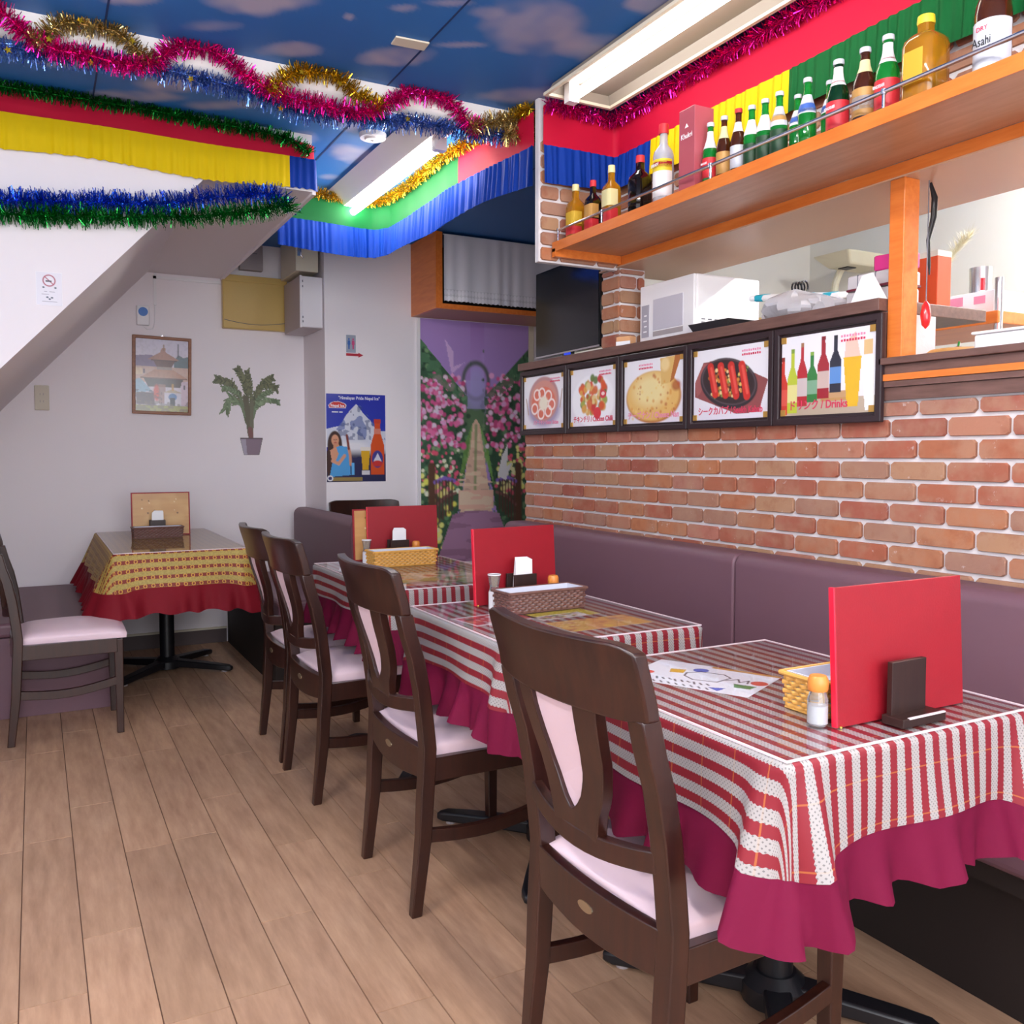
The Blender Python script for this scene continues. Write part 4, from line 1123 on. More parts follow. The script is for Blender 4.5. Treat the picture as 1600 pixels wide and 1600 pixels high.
for sg in (-1, 1):
    cx_ = .5 + sg * .40
    mu.line([(cx_, .60), (cx_, .90)], .016, '#4a3226'); mu.line([(.5 + sg * .37, .665), (.5 + sg * .29, .648), (.5 + sg * .20, .66)], .008, '#6d55a0')
    mu.line([(.5 + sg * .37, .765), (.5 + sg * .28, .725), (.5 + sg * .19, .71)], .006, '#6d4a48')
    for k in range(6): x_ = .5 + sg * (.36 - .028 * k); mu.line([(x_, .66), (x_, .76 - .007 * k)], .004, '#4a2e2a')
    for k in range(6): x_ = .5 + sg * (.36 - .028 * k); mu.line([(x_, .74 - .003 * k), (x_, .84 - .012 * k)], .004, '#4a2e2a')
mu.poly([(.74, .56), (.80, .50), (.79, .60), (.84, .585), (.78, .66), (.70, .64)], '#d3cbe0'); mu.poly([(.22, .08), (.30, .13), (.30, .19), (.40, .17), (.28, .22)], '#b398bb', .8)
mu.c = np.clip(mu.c * 1.75, 0, .9)
t = thing('garden_mural', 'tall printed mural of a rose garden path and bridge on the far wall', 'mural', (2.537, 5.2285, .47))
pic(mu, 'mural_print', .778, 1.549, M['print'], t, (0, -.0022, 0))
obj('mural_board', MB().box(-.389, .389, -.002, .001, 0, 1.549), M['paper'], t)
obj('edge_moulding', MB().box(-.412, -.391, -.012, .001, 0, 1.549), M['whiteplastic'], t)
obj('edge_moulding', MB().box(.391, .425, -.012, .001, 0, 1.549), M['cream_plastic'], t)

# ---- beer poster
po = Canvas(104, 146, '#2338b0'); po.put(np.clip(1 - po.Y * 2.5, 0, 1), '#2a2f9e', .7)
po.poly([(0, .40), (.12, .38), (.24, .36), (.33, .24), (.50, .11), (.62, .22), (.74, .30), (.85, .42), (1, .42), (1, .68), (.45, .72), (0, .6)], '#d5d8e6')
po.put((po.noise(14, 18, 2) > .55) * ((po.Y > .13) & (po.Y < .52) & (np.abs(po.X - .52) < (po.Y - .08) * 1.1)), '#5a6fae', .75); po.put((po.noise(22, 26, 5) > .6) * ((po.Y > .13) & (po.Y < .52) & (np.abs(po.X - .52) < (po.Y - .08) * 1.0)), '#3a4a80', .6)
po.ell(.45, .62, .28, .08, '#eceaf0', .9, .6); po.put((po.Y > .62).astype(float) * (np.clip((po.Y - .62) * 12, 0, 1)), '#252440', .92)
po.ell(.14, .58, .12, .16, '#3a1d16', 1, .1); po.poly([(.03, .58), (.12, .60), (.10, .86), (.02, .95), (0, .7)], '#3a1d16')   # hair
po.ell(.145, .525, .062, .062, '#d99a7a', 1, .15); po.poly([(.12, .55), (.20, .55), (.22, .62), (.12, .62)], '#d1906f')
po.line([(.125, .52), (.135, .52)], .004, '#3a1d16'); po.line([(.16, .518), (.17, .518)], .004, '#3a1d16'); po.line([(.135, .553), (.162, .552)], .005, '#b0403a'); po.line([(.149, .525), (.151, .54)], .003, '#b97a5c')
po.poly([(.06, .64), (.22, .585), (.34, .60), (.38, .72), (.40, .92), (.05, .94), (.10, .76)], '#4f9fdc'); po.poly([(.06, .64), (.16, .60), (.20, .68), (.14, .78), (.09, .76)], '#d99a7a')
po.line([(.10, .76), (.20, .79), (.30, .70)], .018, '#d99a7a'); po.line([(.40, .80), (.39, .68), (.37, .62)], .016, '#d39070'); po.line([(.37, .62), (.34, .47)], .014, '#7a2f22'); po.rect(.41, .78, .46, .92, '#5fb0e8')
po.poly([(.57, .62), (.73, .62), (.70, .86), (.60, .86)], '#d9a81e'); po.rect(.565, .60, .735, .645, '#efe6dc'); po.rect(.585, .87, .72, .915, '#d9d6dc')
po.poly([(.81, .29), (.90, .29), (.91, .44), (.97, .58), (.97, .92), (.74, .92), (.74, .58), (.80, .44)], '#d9521e'); po.rect(.80, .28, .91, .33, '#c9402a'); po.rect(.80, .39, .91, .45, '#d98a7a', .8)
po.ell(.855, .74, .095, .10, '#3d3a8c', 1, .1); po.poly([(.78, .77), (.86, .67), (.93, .77)], '#d5d8e6'); po.ell(.855, .79, .085, .035, '#c93030', 1, .2)
po.rect(.10, .945, .60, .985, '#a98f4a', .8); po.ell(.06, .955, .05, .034, '#e9e9f0'); po.ell(.06, .955, .03, .02, '#2a2f6e')
po.poly([(.04, .13), (.10, .095), (.20, .085), (.30, .105), (.34, .13), (.32, .165), (.05, .165)], '#e6e2ea'); po.poly([(.05, .132), (.11, .10), (.20, .092), (.29, .11), (.325, .132), (.305, .16), (.065, .16)], '#cf2a24')
t = thing('beer_poster', 'blue poster with snowy mountain, orange bottle and woman in blue', 'poster', (1.729, 5.2285, 1.0))
obj('poster_paper', MB().box(-.186, .186, -.0015, .001, 0, .53), M['paper'], t)
pic(po, 'poster_print', .372, .53, M['printgloss'], t, (0, -.002, 0))
text('"Himalayan Pride Nepal Ice"', .027, (.02, -.0026, .498), t, M['ink_white'], bold=.0003, fit=.26)
text('Nepal Ice', .022, (-.117, -.0026, .452), t, M['ink_white'], bold=.0006, fit=.085)
obj('small_print', MB().box(-.152, -.112, -.0026, -.0019, .418, .424).box(-.106, -.085, -.0026, -.0019, .418, .424), M['ink_white'], t)

# ---- restroom sign and arrow
t = thing('restroom_sign', 'small grey restroom sign with blue and pink figures', 'sign', (1.70, 5.2285, 1.78))
obj('plate', MB().box(-.03, .03, -.003, .001, 0, .105), mat('sign_grey', '#9aa2b4', .4), t, bevel=.002)
for sx, mm in ((-.013, mat('sign_blue', '#2f63b0', .5)), (.013, mat('sign_pink', '#c9487c', .5))):
    fig = [(sx - .004, .02), (sx + .004, .02), (sx + .005, .045), (sx + .009, .05), (sx + .007, .072), (sx - .007, .072), (sx - .009, .05), (sx - .005, .045)]
    b_ = MB().prism(fig, 1, -.0042, -.003); b_.prism([(sx + .0055 * math.cos(k * PI / 6), .08 + .0055 * math.sin(k * PI / 6)) for k in range(12)], 1, -.0042, -.003)
    obj('figure', b_, mm, t)
t = thing('arrow_sticker', 'red arrow sticker pointing right below the restroom sign', 'sticker', (1.725, 5.2285, 1.757))
obj('arrow', MB().prism([(-.055, .003), (.022, .003), (.022, -.005), (.052, .010), (.022, .024), (.022, .018), (-.055, .018)], 1, -.002, .001), mat('arrow_red', '#b01c34', .5), t)

# ---- temple picture
te = Canvas(94, 134, '#cdc6d8'); te.put(np.clip(te.Y * 2 - .2, 0, 1), '#d8cfd8', .8)
te.poly([(0, .24), (.3, .22), (.5, .3), (.5, .42), (0, .42)], '#7d6a8c'); te.poly([(.72, .30), (.80, .20), (.9, .24), (1, .22), (1, .44), (.72, .42)], '#5a7078'); te.line([(.80, .06), (.80, .24)], .008, '#4a4a58')
te.rect(0, .38, 1, .60, '#c9a89a'); te.rect(.0, .40, .14, .50, '#d9bfa0'); te.rect(.15, .42, .18, .48, '#6a5060')
te.poly([(.50, .12), (.56, .12), (.57, .18), (.82, .28), (.24, .28), (.46, .18)], '#a97a68'); te.line([(.53, .08), (.53, .15)], .008, '#8a6a4a'); te.rect(.30, .28, .78, .30, '#5a3a34'); te.poly([(.34, .30), (.74, .30), (.68, .38), (.40, .38)], '#6a463e'); te.rect(.40, .38, .68, .43, '#a8988e')
te.poly([(.36, .42), (.72, .42), (.98, .53), (.10, .53)], '#b98a72'); te.rect(.10, .53, .98, .545, '#6a443a'); te.poly([(.16, .545), (.9, .545), (.84, .66), (.24, .66)], '#4a3a34')
te.poly([(0, .56), (.10, .55), (.32, .72), (0, .74)], '#8fb4cc'); te.rect(.02, .74, .36, .90, '#55383f'); te.ell(.40, .74, .06, .11, '#d24a34', 1, .4); te.rect(.44, .62, .56, .88, '#9a6a5c', .8)
te.rect(.54, .73, .86, .92, '#d3cfdc'); te.poly([(.52, .73), (.70, .68), (.88, .73)], '#b9a890'); te.line([(.70, .62), (.70, .69)], .014, '#c99a4a'); te.ell(.70, .79, .08, .05, '#4f80b8'); te.rect(.65, .80, .75, .92, '#33343e'); te.poly([(.86, .58), (1, .56), (1, 1), (.86, 1)], '#cdb8c8'); te.rect(.90, .62, .94, .68, '#5a4a5a')
te.rect(0, .91, 1, 1, '#9a9a4a'); te.put((te.noise(16, 30, 3) > .5) * (te.Y > .85), '#6d5a4a', .6); te.put((te.noise(24, 40, 4) > .55) * ((te.Y > .70) & (te.Y < .92) & (te.X < .5)), '#4a2f3e', .6)
te.put((te.noise(30, 40, 7) - .5) * 2, '#3a2a34', .15)
t = thing('temple_picture', 'brown framed picture of a pagoda temple on the white wall', 'picture', (.678, 5.697, 1.404)); t.rotation_euler = (0, R(1.2), 0)
obj('frame', MB().ring([(-.165, 0), (.165, 0), (.165, .462), (-.165, .462)], [(-.147, .018), (.147, .018), (.147, .444), (-.147, .444)], 1, -.018, 0), M['picframe'], t, bevel=.003)
pic(te, 'temple_print', .296, .428, M['printgloss'], t, (0, -.008, .017))
obj('hanger', MB().prism([(-.008, .462), (.008, .462), (0, .474)], 1, -.008, -.004), M['steel'], t)

# ---- palm sticker (a printed cut-out on the wall), cut along its outline
pa = Canvas(130, 168, '#6d7458'); pa.a[:] = 0
def frond(pts, wid, col, seed, leaf=.05, n=30, lean=.6):
    rd = random.Random(seed)
    P = []
    for i in range(n + 1):
        u = i / n; k = u * (len(pts) - 1); a = min(int(k), len(pts) - 2); f = k - a
        # quadratic-like smoothing
        p0, p1 = pts[a], pts[a + 1]; P.append((p0[0] + (p1[0] - p0[0]) * f, p0[1] + (p1[1] - p0[1]) * f))
    old = pa.c.copy()
    def stroke(q0, q1, w, c):
        ax = pa.asp; px, py = (pa.X - q0[0]) * ax, pa.Y - q0[1]; vx, vy = (q1[0] - q0[0]) * ax, q1[1] - q0[1]
        t_ = np.clip((px * vx + py * vy) / (vx * vx + vy * vy + 1e-9), 0, 1); d = np.hypot(px - t_ * vx, py - t_ * vy)
        m = d < w * (1 - .65 * t_); pa.a[m] = 1; pa.c[m] = lin(c)
    for i in range(n):
        stroke(P[i], P[i + 1], wid * (1 - .6 * i / n), col[0])
        if i > n * .25:
            dx, dy = P[i + 1][0] - P[i][0], P[i + 1][1] - P[i][1]; L = math.hypot(dx, dy) + 1e-6
            for sg in (-1, 1):
                nx, ny = -dy / L * sg, dx / L * sg; l = leaf * rd.uniform(.6, 1.2)
                stroke(P[i], (P[i][0] + nx * l * .6 + dx / L * l * lean, P[i][1] + ny * l * .6 + dy / L * l * lean + .012), .0085, rd.choice(col))
G_ = ['#5c5e44', '#6b6d4c', '#4b5238', '#787a56']; G2 = ['#6f8060', '#7f9470', '#8fa480', '#5d7050']
frond([(.48, .62), (.40, .36), (.27, .19), (.06, .15)], .016, G_, 1, .075); frond([(.50, .62), (.50, .30), (.44, .14), (.36, .03)], .016, G_, 2, .07)
frond([(.52, .62), (.55, .30), (.52, .15), (.50, .06)], .014, G_, 3, .06); frond([(.54, .62), (.60, .34), (.72, .19), (.93, .24)], .018, G_, 4, .08); frond([(.54, .62), (.63, .32), (.74, .16), (.86, .12)], .014, G_, 5, .06)
frond([(.55, .64), (.62, .44), (.76, .36), (.95, .385)], .014, G2, 6, .05); frond([(.54, .6), (.64, .36), (.74, .30), (.83, .27)], .012, G2, 9, .045); frond([(.47, .56), (.40, .42), (.26, .36), (.20, .48)], .014, G2, 7, .085, lean=1.1); frond([(.48, .5), (.36, .30), (.24, .25), (.16, .255)], .012, G2, 8, .05)
for a_, b_, w_, c_ in (((.47, .36), (.535, .76), .05, '#5f5b46'), ((.56, .40), (.545, .76), .035, '#6d6a54'), ((.53, .70), (.54, .80), .045, '#7a4f4a')):
    ax = pa.asp; px, py = (pa.X - a_[0]) * ax, pa.Y - a_[1]; vx, vy = (b_[0] - a_[0]) * ax, b_[1] - a_[1]; t_ = np.clip((px * vx + py * vy) / (vx * vx + vy * vy), 0, 1)
    m_ = np.hypot(px - t_ * vx, py - t_ * vy) < w_ * .55; pa.a[m_] = 1; pa.c[m_] = lin(c_)
k_ = (pa.Y > .80) & (pa.Y < .985) & (np.abs(pa.X - .545) < .155 - (pa.Y - .80) * .28); pa.a[k_] = 1; pa.c[k_] = lin('#85707f'); k2 = k_ & (pa.X < .465 + (pa.Y - .8) * .1); pa.c[k2] = lin('#a99fb0'); k3 = k_ & (pa.Y < .812); pa.c[k3] = lin('#5d4a55')
t = thing('palm_sticker', 'printed wall sticker of a potted palm on the white wall', 'wall sticker', (1.182, 5.699, 1.155))
pic(pa, 'sticker_print', .435, .565, M['print'], t, (0, -.0012, 0), cut=True)

# ---- no smoking notice
ns = Canvas(60, 86, '#dcd8e0'); ns.ringe(.5, .25, .23, .165, .13, '#a03a50'); ns.line([(.34, .14), (.66, .36)], .014, '#a03a50'); ns.rect(.36, .25, .6, .285, '#4a3f4a')
for y_, x0_, x1_ in ((.58, .3, .42), (.58, .5, .72), (.66, .2, .48), (.885, .22, .8)): ns.rect(x0_, y_, x1_, y_ + .012, '#6a6470')
for x_, y_ in ((.28, .46), (.74, .46), (.42, .76), (.6, .765), (.51, .81)): ns.ell(x_, y_, .05, .025, '#4a5564')
t = thing('no_smoking_notice', 'small white no smoking notice taped to the stair wall', 'notice', (.062, YB - .0005, 1.705))
obj('sheet', MB().box(-.042, .042, -.0012, 0, 0, .118), M['paper'], t); pic(ns, 'notice_print', .082, .116, M['print'], t, (0, -.0018, .001))

# ---- wall switch, alarm, cable, electrical boxes
t = thing('wall_outlet', 'beige wall outlet plate under the sloping soffit', 'outlet', (.045, 5.699, 1.415))
pl = obj('plate', MB().box(-.037, .037, -.009, 0, 0, .14), mat('aged_beige_plastic', '#cfc6b4', .5), t, bevel=.004)
for zz in (.05, .09):
    for sx in (-.010, .006): obj('slot', MB().box(sx, sx + .003, -.0096, -.004, zz - .006, zz + .006), M['greyplastic'], pl)
t = thing('gas_alarm', 'small white alarm with a round blue face above the picture', 'alarm', (.583, 5.699, 1.925))
obj('housing', MB().box(-.035, .035, -.03, 0, 0, .115), M['whiteplastic'], t, bevel=.006)
obj('blue_dial', MB().prism([(.026 * math.cos(k * PI / 12), .078 + .026 * math.sin(k * PI / 12)) for k in range(24)], 1, -.034, -.028), mat('alarm_blue', '#3f78c8', .35), t)
obj('cable', MB().tube([(.0, -.008, .0), (.02, -.01, -.02), (.055, -.01, -.015), (.065, -.008, .02), (.068, -.006, .13)], .0025, 6), M['whiteplastic'], t, smooth=True)
t = thing('yellow_panel', 'yellowed plastic panel box high on the white wall', 'panel box', (1.228, 5.699, 1.937))
ypm = mat('yellowed_plastic', '#c9a860', .28, var=.08, vs=4)
obj('box', MB().box(-.195, .195, -.05, 0, 0, .325), ypm, t, bevel=.006)
obj('lid_lip', MB().box(-.195, .195, -.058, -.048, .285, .325), ypm, t, bevel=.003)
obj('cord', MB().tube([(-.19 + .38 * k / 12, -.053, .052 - .022 * math.sin(PI * k / 12)) for k in range(13)], .0018, 6), M['ink_grey'], t)
t = thing('grey_breaker_box', 'small grey box between the soffit and the ceiling', 'junction box', (1.208, 5.699, 2.30))
obj('box', MB().box(-.07, .07, -.05, 0, 0, .155), M['greyplastic'], t, bevel=.004); obj('label_line', MB().box(-.035, .035, -.0515, -.049, .10, .104), M['ink_grey'], t)
t = thing('white_meter_cabinet', 'white metal cabinet with hinges in the wall recess', 'cabinet', (1.47, 5.26, 1.915))
wm = mat('white_enamel', '#e9e4ea', .3)
obj('body', MB().box(-.068, .068, .004, .372, 0, .305), mat('shaded_side_enamel', '#b9acae', .5), t, bevel=.003)  # same white cabinet; the shade on its side is put into this grey
dr = obj('door', MB().box(-.058, .066, -.008, .003, .004, .30), wm, t, bevel=.003); obj('hinge_strip', MB().box(-.070, -.058, -.010, .006, 0, .305), wm, t, bevel=.002)
for zz in (.03, .055, .235, .265): obj('hinge', MB().box(-.056, -.051, -.0105, -.007, zz, zz + .012), M['ink_grey'], dr)
t = thing('cream_meter_box', 'cream box with a chrome latch above the white cabinet', 'cabinet', (1.452, 5.262, 2.245))
bd = obj('body', MB().box(-.07, .063, 0, .37, 0, .215), M['cream_plastic'], t, bevel=.004); obj('door_edge', MB().box(-.072, -.058, -.006, .002, 0, .215), M['cream_plastic'], t)
obj('latch', MB().box(-.064, -.046, -.012, .0, .085, .135).tube([(-.044, -.008, .13), (-.044, -.014, .09), (-.03, -.01, .075)], .004, 8), M['steel'], t, smooth=True)

# ---- orange cupboard with lace curtain over the mural
t = thing('wall_cupboard', 'orange wall cupboard with open front above the garden mural', 'cupboard', (0, 0, 0))
obj('side_panel', MB().box(2.09, 2.112, 4.85, 5.229, 2.022, CEIL - .004), M['orange'], t, bevel=.001)
obj('bottom_panel', MB().box(2.112, 3.2, 4.862, 5.229, 2.022, 2.04), mat('pale_board', '#b98a6a', .5), t)
obj('front_stile', MB().box(2.09, 2.132, 4.838, 4.85, 2.022, CEIL - .004), M['orange'], t)
obj('front_rail', MB().box(2.132, 3.2, 4.838, 4.85, 2.022, 2.052), M['orange'], t)
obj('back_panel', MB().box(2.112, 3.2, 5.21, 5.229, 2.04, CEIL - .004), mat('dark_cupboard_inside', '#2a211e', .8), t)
def lace_mat():
    m, nt, b = newmat('white_lace')
    b.inputs['Base Color'].default_value = (*lin('#efeaf0'), 1); b.inputs['Roughness'].default_value = .8
    uv = nt.nodes.new('ShaderNodeUVMap'); uv.uv_map = 'cloth'
    v = nt.nodes.new('ShaderNodeSeparateXYZ'); nt.links.new(uv.outputs[0], v.inputs[0])
    u_, w_ = v.outputs[0], v.outputs[1]
    cu = mth(nt, 'SUBTRACT', mth(nt, 'FRACT', mth(nt, 'DIVIDE', u_, .022)), .5); cv = mth(nt, 'SUBTRACT', mth(nt, 'FRACT', mth(nt, 'DIVIDE', w_, .036)), .5)
    d = mth(nt, 'SQRT', mth(nt, 'ADD', mth(nt, 'MULTIPLY', cu, cu), mth(nt, 'MULTIPLY', cv, cv)))
    hem = mth(nt, 'LESS_THAN', w_, .072)
    hole = mth(nt, 'MULTIPLY', hem, mth(nt, 'GREATER_THAN', d, .46))
    sheer = mth(nt, 'MULTIPLY', mth(nt, 'SUBTRACT', 1.0, hem), .05)
    al = mth(nt, 'SUBTRACT', 1.0, mth(nt, 'ADD', mth(nt, 'MULTIPLY', hole, .2), sheer))
    nt.links.new(al, b.inputs['Alpha'])
    return m
mb = MB(); nu, nv = 120, 12; Lc = .86; Hc = .385
for j in range(nv):
    for i in range(nu):
        u = i / (nu - 1); v = j / (nv - 1)
        y = .0 + (.004 * math.sin(u * 60 + 1.5 * math.sin(u * 13)) + .004 * math.sin(u * 27)) * (1 - v * .6)
        sc_ = -.006 * abs(math.sin(u * Lc / .028 * PI)) if j == 0 else 0
        mb.v.append((u * Lc, y, v * Hc - sc_))
mb.uv = [(i / (nu - 1) * Lc, j / (nv - 1) * Hc) for j in range(nv) for i in range(nu)]
mb.f = [(j * nu + i, j * nu + i + 1, (j + 1) * nu + i + 1, (j + 1) * nu + i) for j in range(nv - 1) for i in range(nu - 1)]
t = thing('lace_curtain', 'sheer white curtain with lace hem across the orange cupboard', 'curtain', (2.135, 4.822, 2.062))
obj('lace_fabric', mb, lace_mat(), t, smooth=True, ang=90)
obj('curtain_rod', MB().tube([(-.003, .006, Hc + .003), (1.0, .006, Hc + .003)], .004, 8), M['whiteplastic'], t)

# ---- on the ceiling
t = thing('smoke_detector', 'round white smoke detector on the printed sky ceiling', 'smoke detector', (1.245, 3.52, CEIL))
obj('base', MB().lathe([(.052, -.02), (.055, -.008), (.055, -.002)], 28), M['whiteplastic'], t, smooth=True); obj('vent_disc', MB().lathe([(.001, -.028), (.030, -.027), (.034, -.02)], 24), M['whiteplastic'], t, smooth=True)
obj('lamp_dot', MB().box(-.008, .002, -.003, .003, -.0295, -.027), M['ink_grey'], t)
t = thing('ceiling_plate', 'small beige cover plate on the printed sky ceiling', 'cover plate', (1.078, 2.69, CEIL - .003)); t.rotation_euler = (0, 0, R(-4))
obj('plate', MB().box(-.055, .055, -.028, .028, -.006, 0), M['cream_plastic'], t, bevel=.002)
# ================================================================== festive decoration
def foil(name, c1, c2, rough=.22):
    m, nt, b = newmat(name)
    v = coords(nt, 'Object')
    f = noise(nt, v, 160, 1)
    nt.links.new(mixc(nt, ramp(nt, f, [(.42, (0, 0, 0)), (.58, (1, 1, 1))]), lin(c1), lin(c2)), b.inputs['Base Color'])
    b.inputs['Metallic'].default_value = .85; b.inputs['Roughness'].default_value = rough
    return m
M['tin_pink'] = foil('magenta_foil', '#ee1c9c', '#c4127c')
M['tin_gold'] = foil('gold_foil', '#d9b22a', '#b08a1e')
M['tin_paleg'] = foil('champagne_foil', '#cdb47a', '#a88f50')
M['tin_blue'] = foil('silver_blue_foil', '#7f9fd8', '#3f66b8')
M['tin_green'] = foil('green_foil', '#1c9a3c', '#0c6a26')
M['tin_royal'] = foil('royal_blue_foil', '#2a66ea', '#1a48b8')

def smooth_path(pts, step=.01):
    P = [Vector(p) for p in pts]; out = []
    for i in range(len(P) - 1):
        p0, p1, p2, p3 = P[max(i - 1, 0)], P[i], P[i + 1], P[min(i + 2, len(P) - 1)]
        n = max(2, int((p2 - p1).length / step))
        for k in range(n):
            t = k / n
            out.append(.5 * ((2 * p1) + (p2 - p0) * t + (2 * p0 - 5 * p1 + 4 * p2 - p3) * t * t + (3 * p1 - p0 - 3 * p2 + p3) * t ** 3))
    out.append(P[-1]); return out

def tinsel(label, pts, r, m, seed, dens=2800, group='tinsel garlands', droop=0, zmax=CEIL - .004, ymax=None, stars=0, xmax=None):
    rd = random.Random(seed); path = smooth_path(pts)
    o = Vector(path[0])
    t = thing('tinsel_garland', label, 'tinsel garland', o, 0, group)
    mb = MB(); n = len(path)
    L = sum((path[i + 1] - path[i]).length for i in range(n - 1))
    for _ in range(int(L * dens)):
        k = rd.uniform(0, n - 1.001); i = int(k); f = k - i
        p = path[i].lerp(path[i + 1], f) - o; tg = (path[i + 1] - path[i]).normalized()
        d = Vector((rd.gauss(0, 1), rd.gauss(0, 1), rd.gauss(0, 1))); d -= tg * d.dot(tg) * .7
        if d.length < 1e-4: continue
        d.normalize(); d.z -= droop; l = r * rd.uniform(.6, 1.25)
        q = p + d * l
        q.z = min(q.z, zmax - o.z)
        if ymax is not None: q.y = min(q.y, ymax - o.y)
        if xmax is not None: q.x = min(q.x, xmax - o.x)
        w = Vector((rd.gauss(0, 1), rd.gauss(0, 1), rd.gauss(0, 1))).cross(d)
        if w.length < 1e-4: continue
        w.normalize(); w *= rd.uniform(.0012, .0022)
        b = len(mb.v); mb.v += [tuple(p - w), tuple(p + w), tuple(q + w * .8), tuple(q - w * .8)]; mb.f.append((b, b + 1, b + 2, b + 3))
    obj('foil_strips', mb, m, t)
    obj('core_string', MB().tube([p - o for p in path[::3]] + [path[-1] - o], .0025, 5), m, t)
    for k in range(stars):
        i = int((k + .5 + rd.uniform(-.3, .3)) / stars * (n - 1)); p = path[i] - o + Vector((0, -r * .8, -r * rd.uniform(-.2, 1.1)))
        st_ = []
        a0 = rd.uniform(0, 1)
        for j in range(10):
            q = .012 if j % 2 == 0 else .005; st_.append((p.x + q * math.cos(a0 + j * PI / 5), p.z + q * math.sin(a0 + j * PI / 5)))
        obj('foil_star', MB().prism(st_, 1, p.y - .0005, p.y + .0005), M['tin_gold'], t)
    return t

# white pipe cover across the ceiling
t = thing('ceiling_pipe', 'long white pipe cover crossing under the printed sky ceiling', 'pipe', (0, 3.08, CEIL))
prof = [(-.042, -.003), (-.042, -.035)] + [(-.03 * math.cos(k * PI / 8), -.042 - .03 * math.sin(k * PI / 8)) for k in range(9)] + [(.042, -.035), (.042, -.003)]
prof = [(.042 * math.cos(PI + k * PI / 12), -.035 + .038 * math.sin(PI + k * PI / 12)) for k in range(13)]
prof = [(-.042, -.003)] + prof + [(.042, -.003)]
pp = obj('pipe_cover', MB().prism(prof, 0, -1.69, 1.76), M['lampwhite'], t, smooth=True)
obj('end_cap', MB().prism([(a * 1.08, b * 1.05 if b < -.01 else b) for a, b in prof], 0, 1.70, 1.775), M['lampwhite'], t, smooth=True)
PY = 3.012
def yz(l, y): return [(a, y, min(b, CEIL - .02)) for a, b in l]
pink = [(-0.35, 2.40), (-0.2, 2.46), (-0.056, 2.44), (0.008, 2.391), (0.082, 2.364), (0.176, 2.365), (0.283, 2.358), (0.366, 2.385), (0.414, 2.44), (0.472, 2.455), (0.54, 2.455), (0.599, 2.42), (0.669, 2.381), (0.742, 2.357), (0.882, 2.347), (1.017, 2.348), (1.122, 2.395), (1.207, 2.45), (1.276, 2.46), (1.351, 2.45), (1.407, 2.40), (1.48, 2.36)]
tinsel('magenta tinsel garland looping in waves around the white pipe cover', yz(pink, PY), .036, M['tin_pink'], 1)
tinsel('short champagne tinsel arch on the pipe cover at the left', yz([(0.02, 2.37), (0.06, 2.40), (0.10, 2.44), (0.141, 2.46), (0.206, 2.465), (0.246, 2.45), (0.293, 2.42), (0.345, 2.38)], PY - .004), .034, M['tin_paleg'], 2, stars=3)
tinsel('gold tinsel arch on the pipe cover between the two magenta waves', yz([(0.70, 2.36), (0.75, 2.40), (0.80, 2.44), (0.872, 2.46), (0.939, 2.455), (0.994, 2.417), (1.05, 2.39), (1.10, 2.38)], PY - .004), .036, M['tin_gold'], 3, stars=4)
tinsel('gold tinsel bunch at the right end of the pipe cover', yz([(1.44, 2.37), (1.52, 2.395), (1.60, 2.42), (1.68, 2.445), (1.74, 2.43), (1.73, 2.39), (1.66, 2.365), (1.58, 2.365)], PY - .01), .038, M['tin_paleg'], 4)
tinsel('silver blue tinsel garland hanging below the white pipe cover', yz([(-0.35, 2.36), (-0.058, 2.365), (0.04, 2.362), (0.143, 2.378), (0.285, 2.385), (0.434, 2.38), (0.571, 2.372), (0.736, 2.35), (0.843, 2.334), (0.977, 2.348), (1.117, 2.355), (1.263, 2.37), (1.416, 2.372), (1.6, 2.38)], 3.05), .036, M['tin_blue'], 5, droop=.25, stars=8)
tinsel('dark green tinsel garland along the top of the stair valance', [(-.6, 3.625, 2.44), (-.073, 3.622, 2.445), (.336, 3.622, 2.450), (.56, 3.622, 2.445), (.799, 3.622, 2.438), (.938, 3.622, 2.425), (1.01, 3.622, 2.385)], .032, M['tin_green'], 6, ymax=3.645)
tinsel('royal blue tinsel garland on the stair wall below the yellow frill', [(-.5, 3.62, 2.02), (-.084, 3.62, 2.054), (.116, 3.62, 2.075), (.328, 3.62, 2.097), (.44, 3.62, 2.108), (.602, 3.62, 2.15), (.796, 3.62, 2.193), (.884, 3.62, 2.20), (.92, 3.62, 2.17)], .044, M['tin_royal'], 7, ymax=3.646)
tinsel('green tinsel garland on the stair wall below the royal blue one', [(-.5, 3.615, 1.975), (-.085, 3.615, 2.004), (.115, 3.615, 2.024), (.327, 3.615, 2.043), (.552, 3.615, 2.076), (.743, 3.615, 2.112), (.855, 3.615, 2.144), (.915, 3.61, 2.17), (.93, 3.61, 2.14)], .042, M['tin_green'], 8, ymax=3.646)

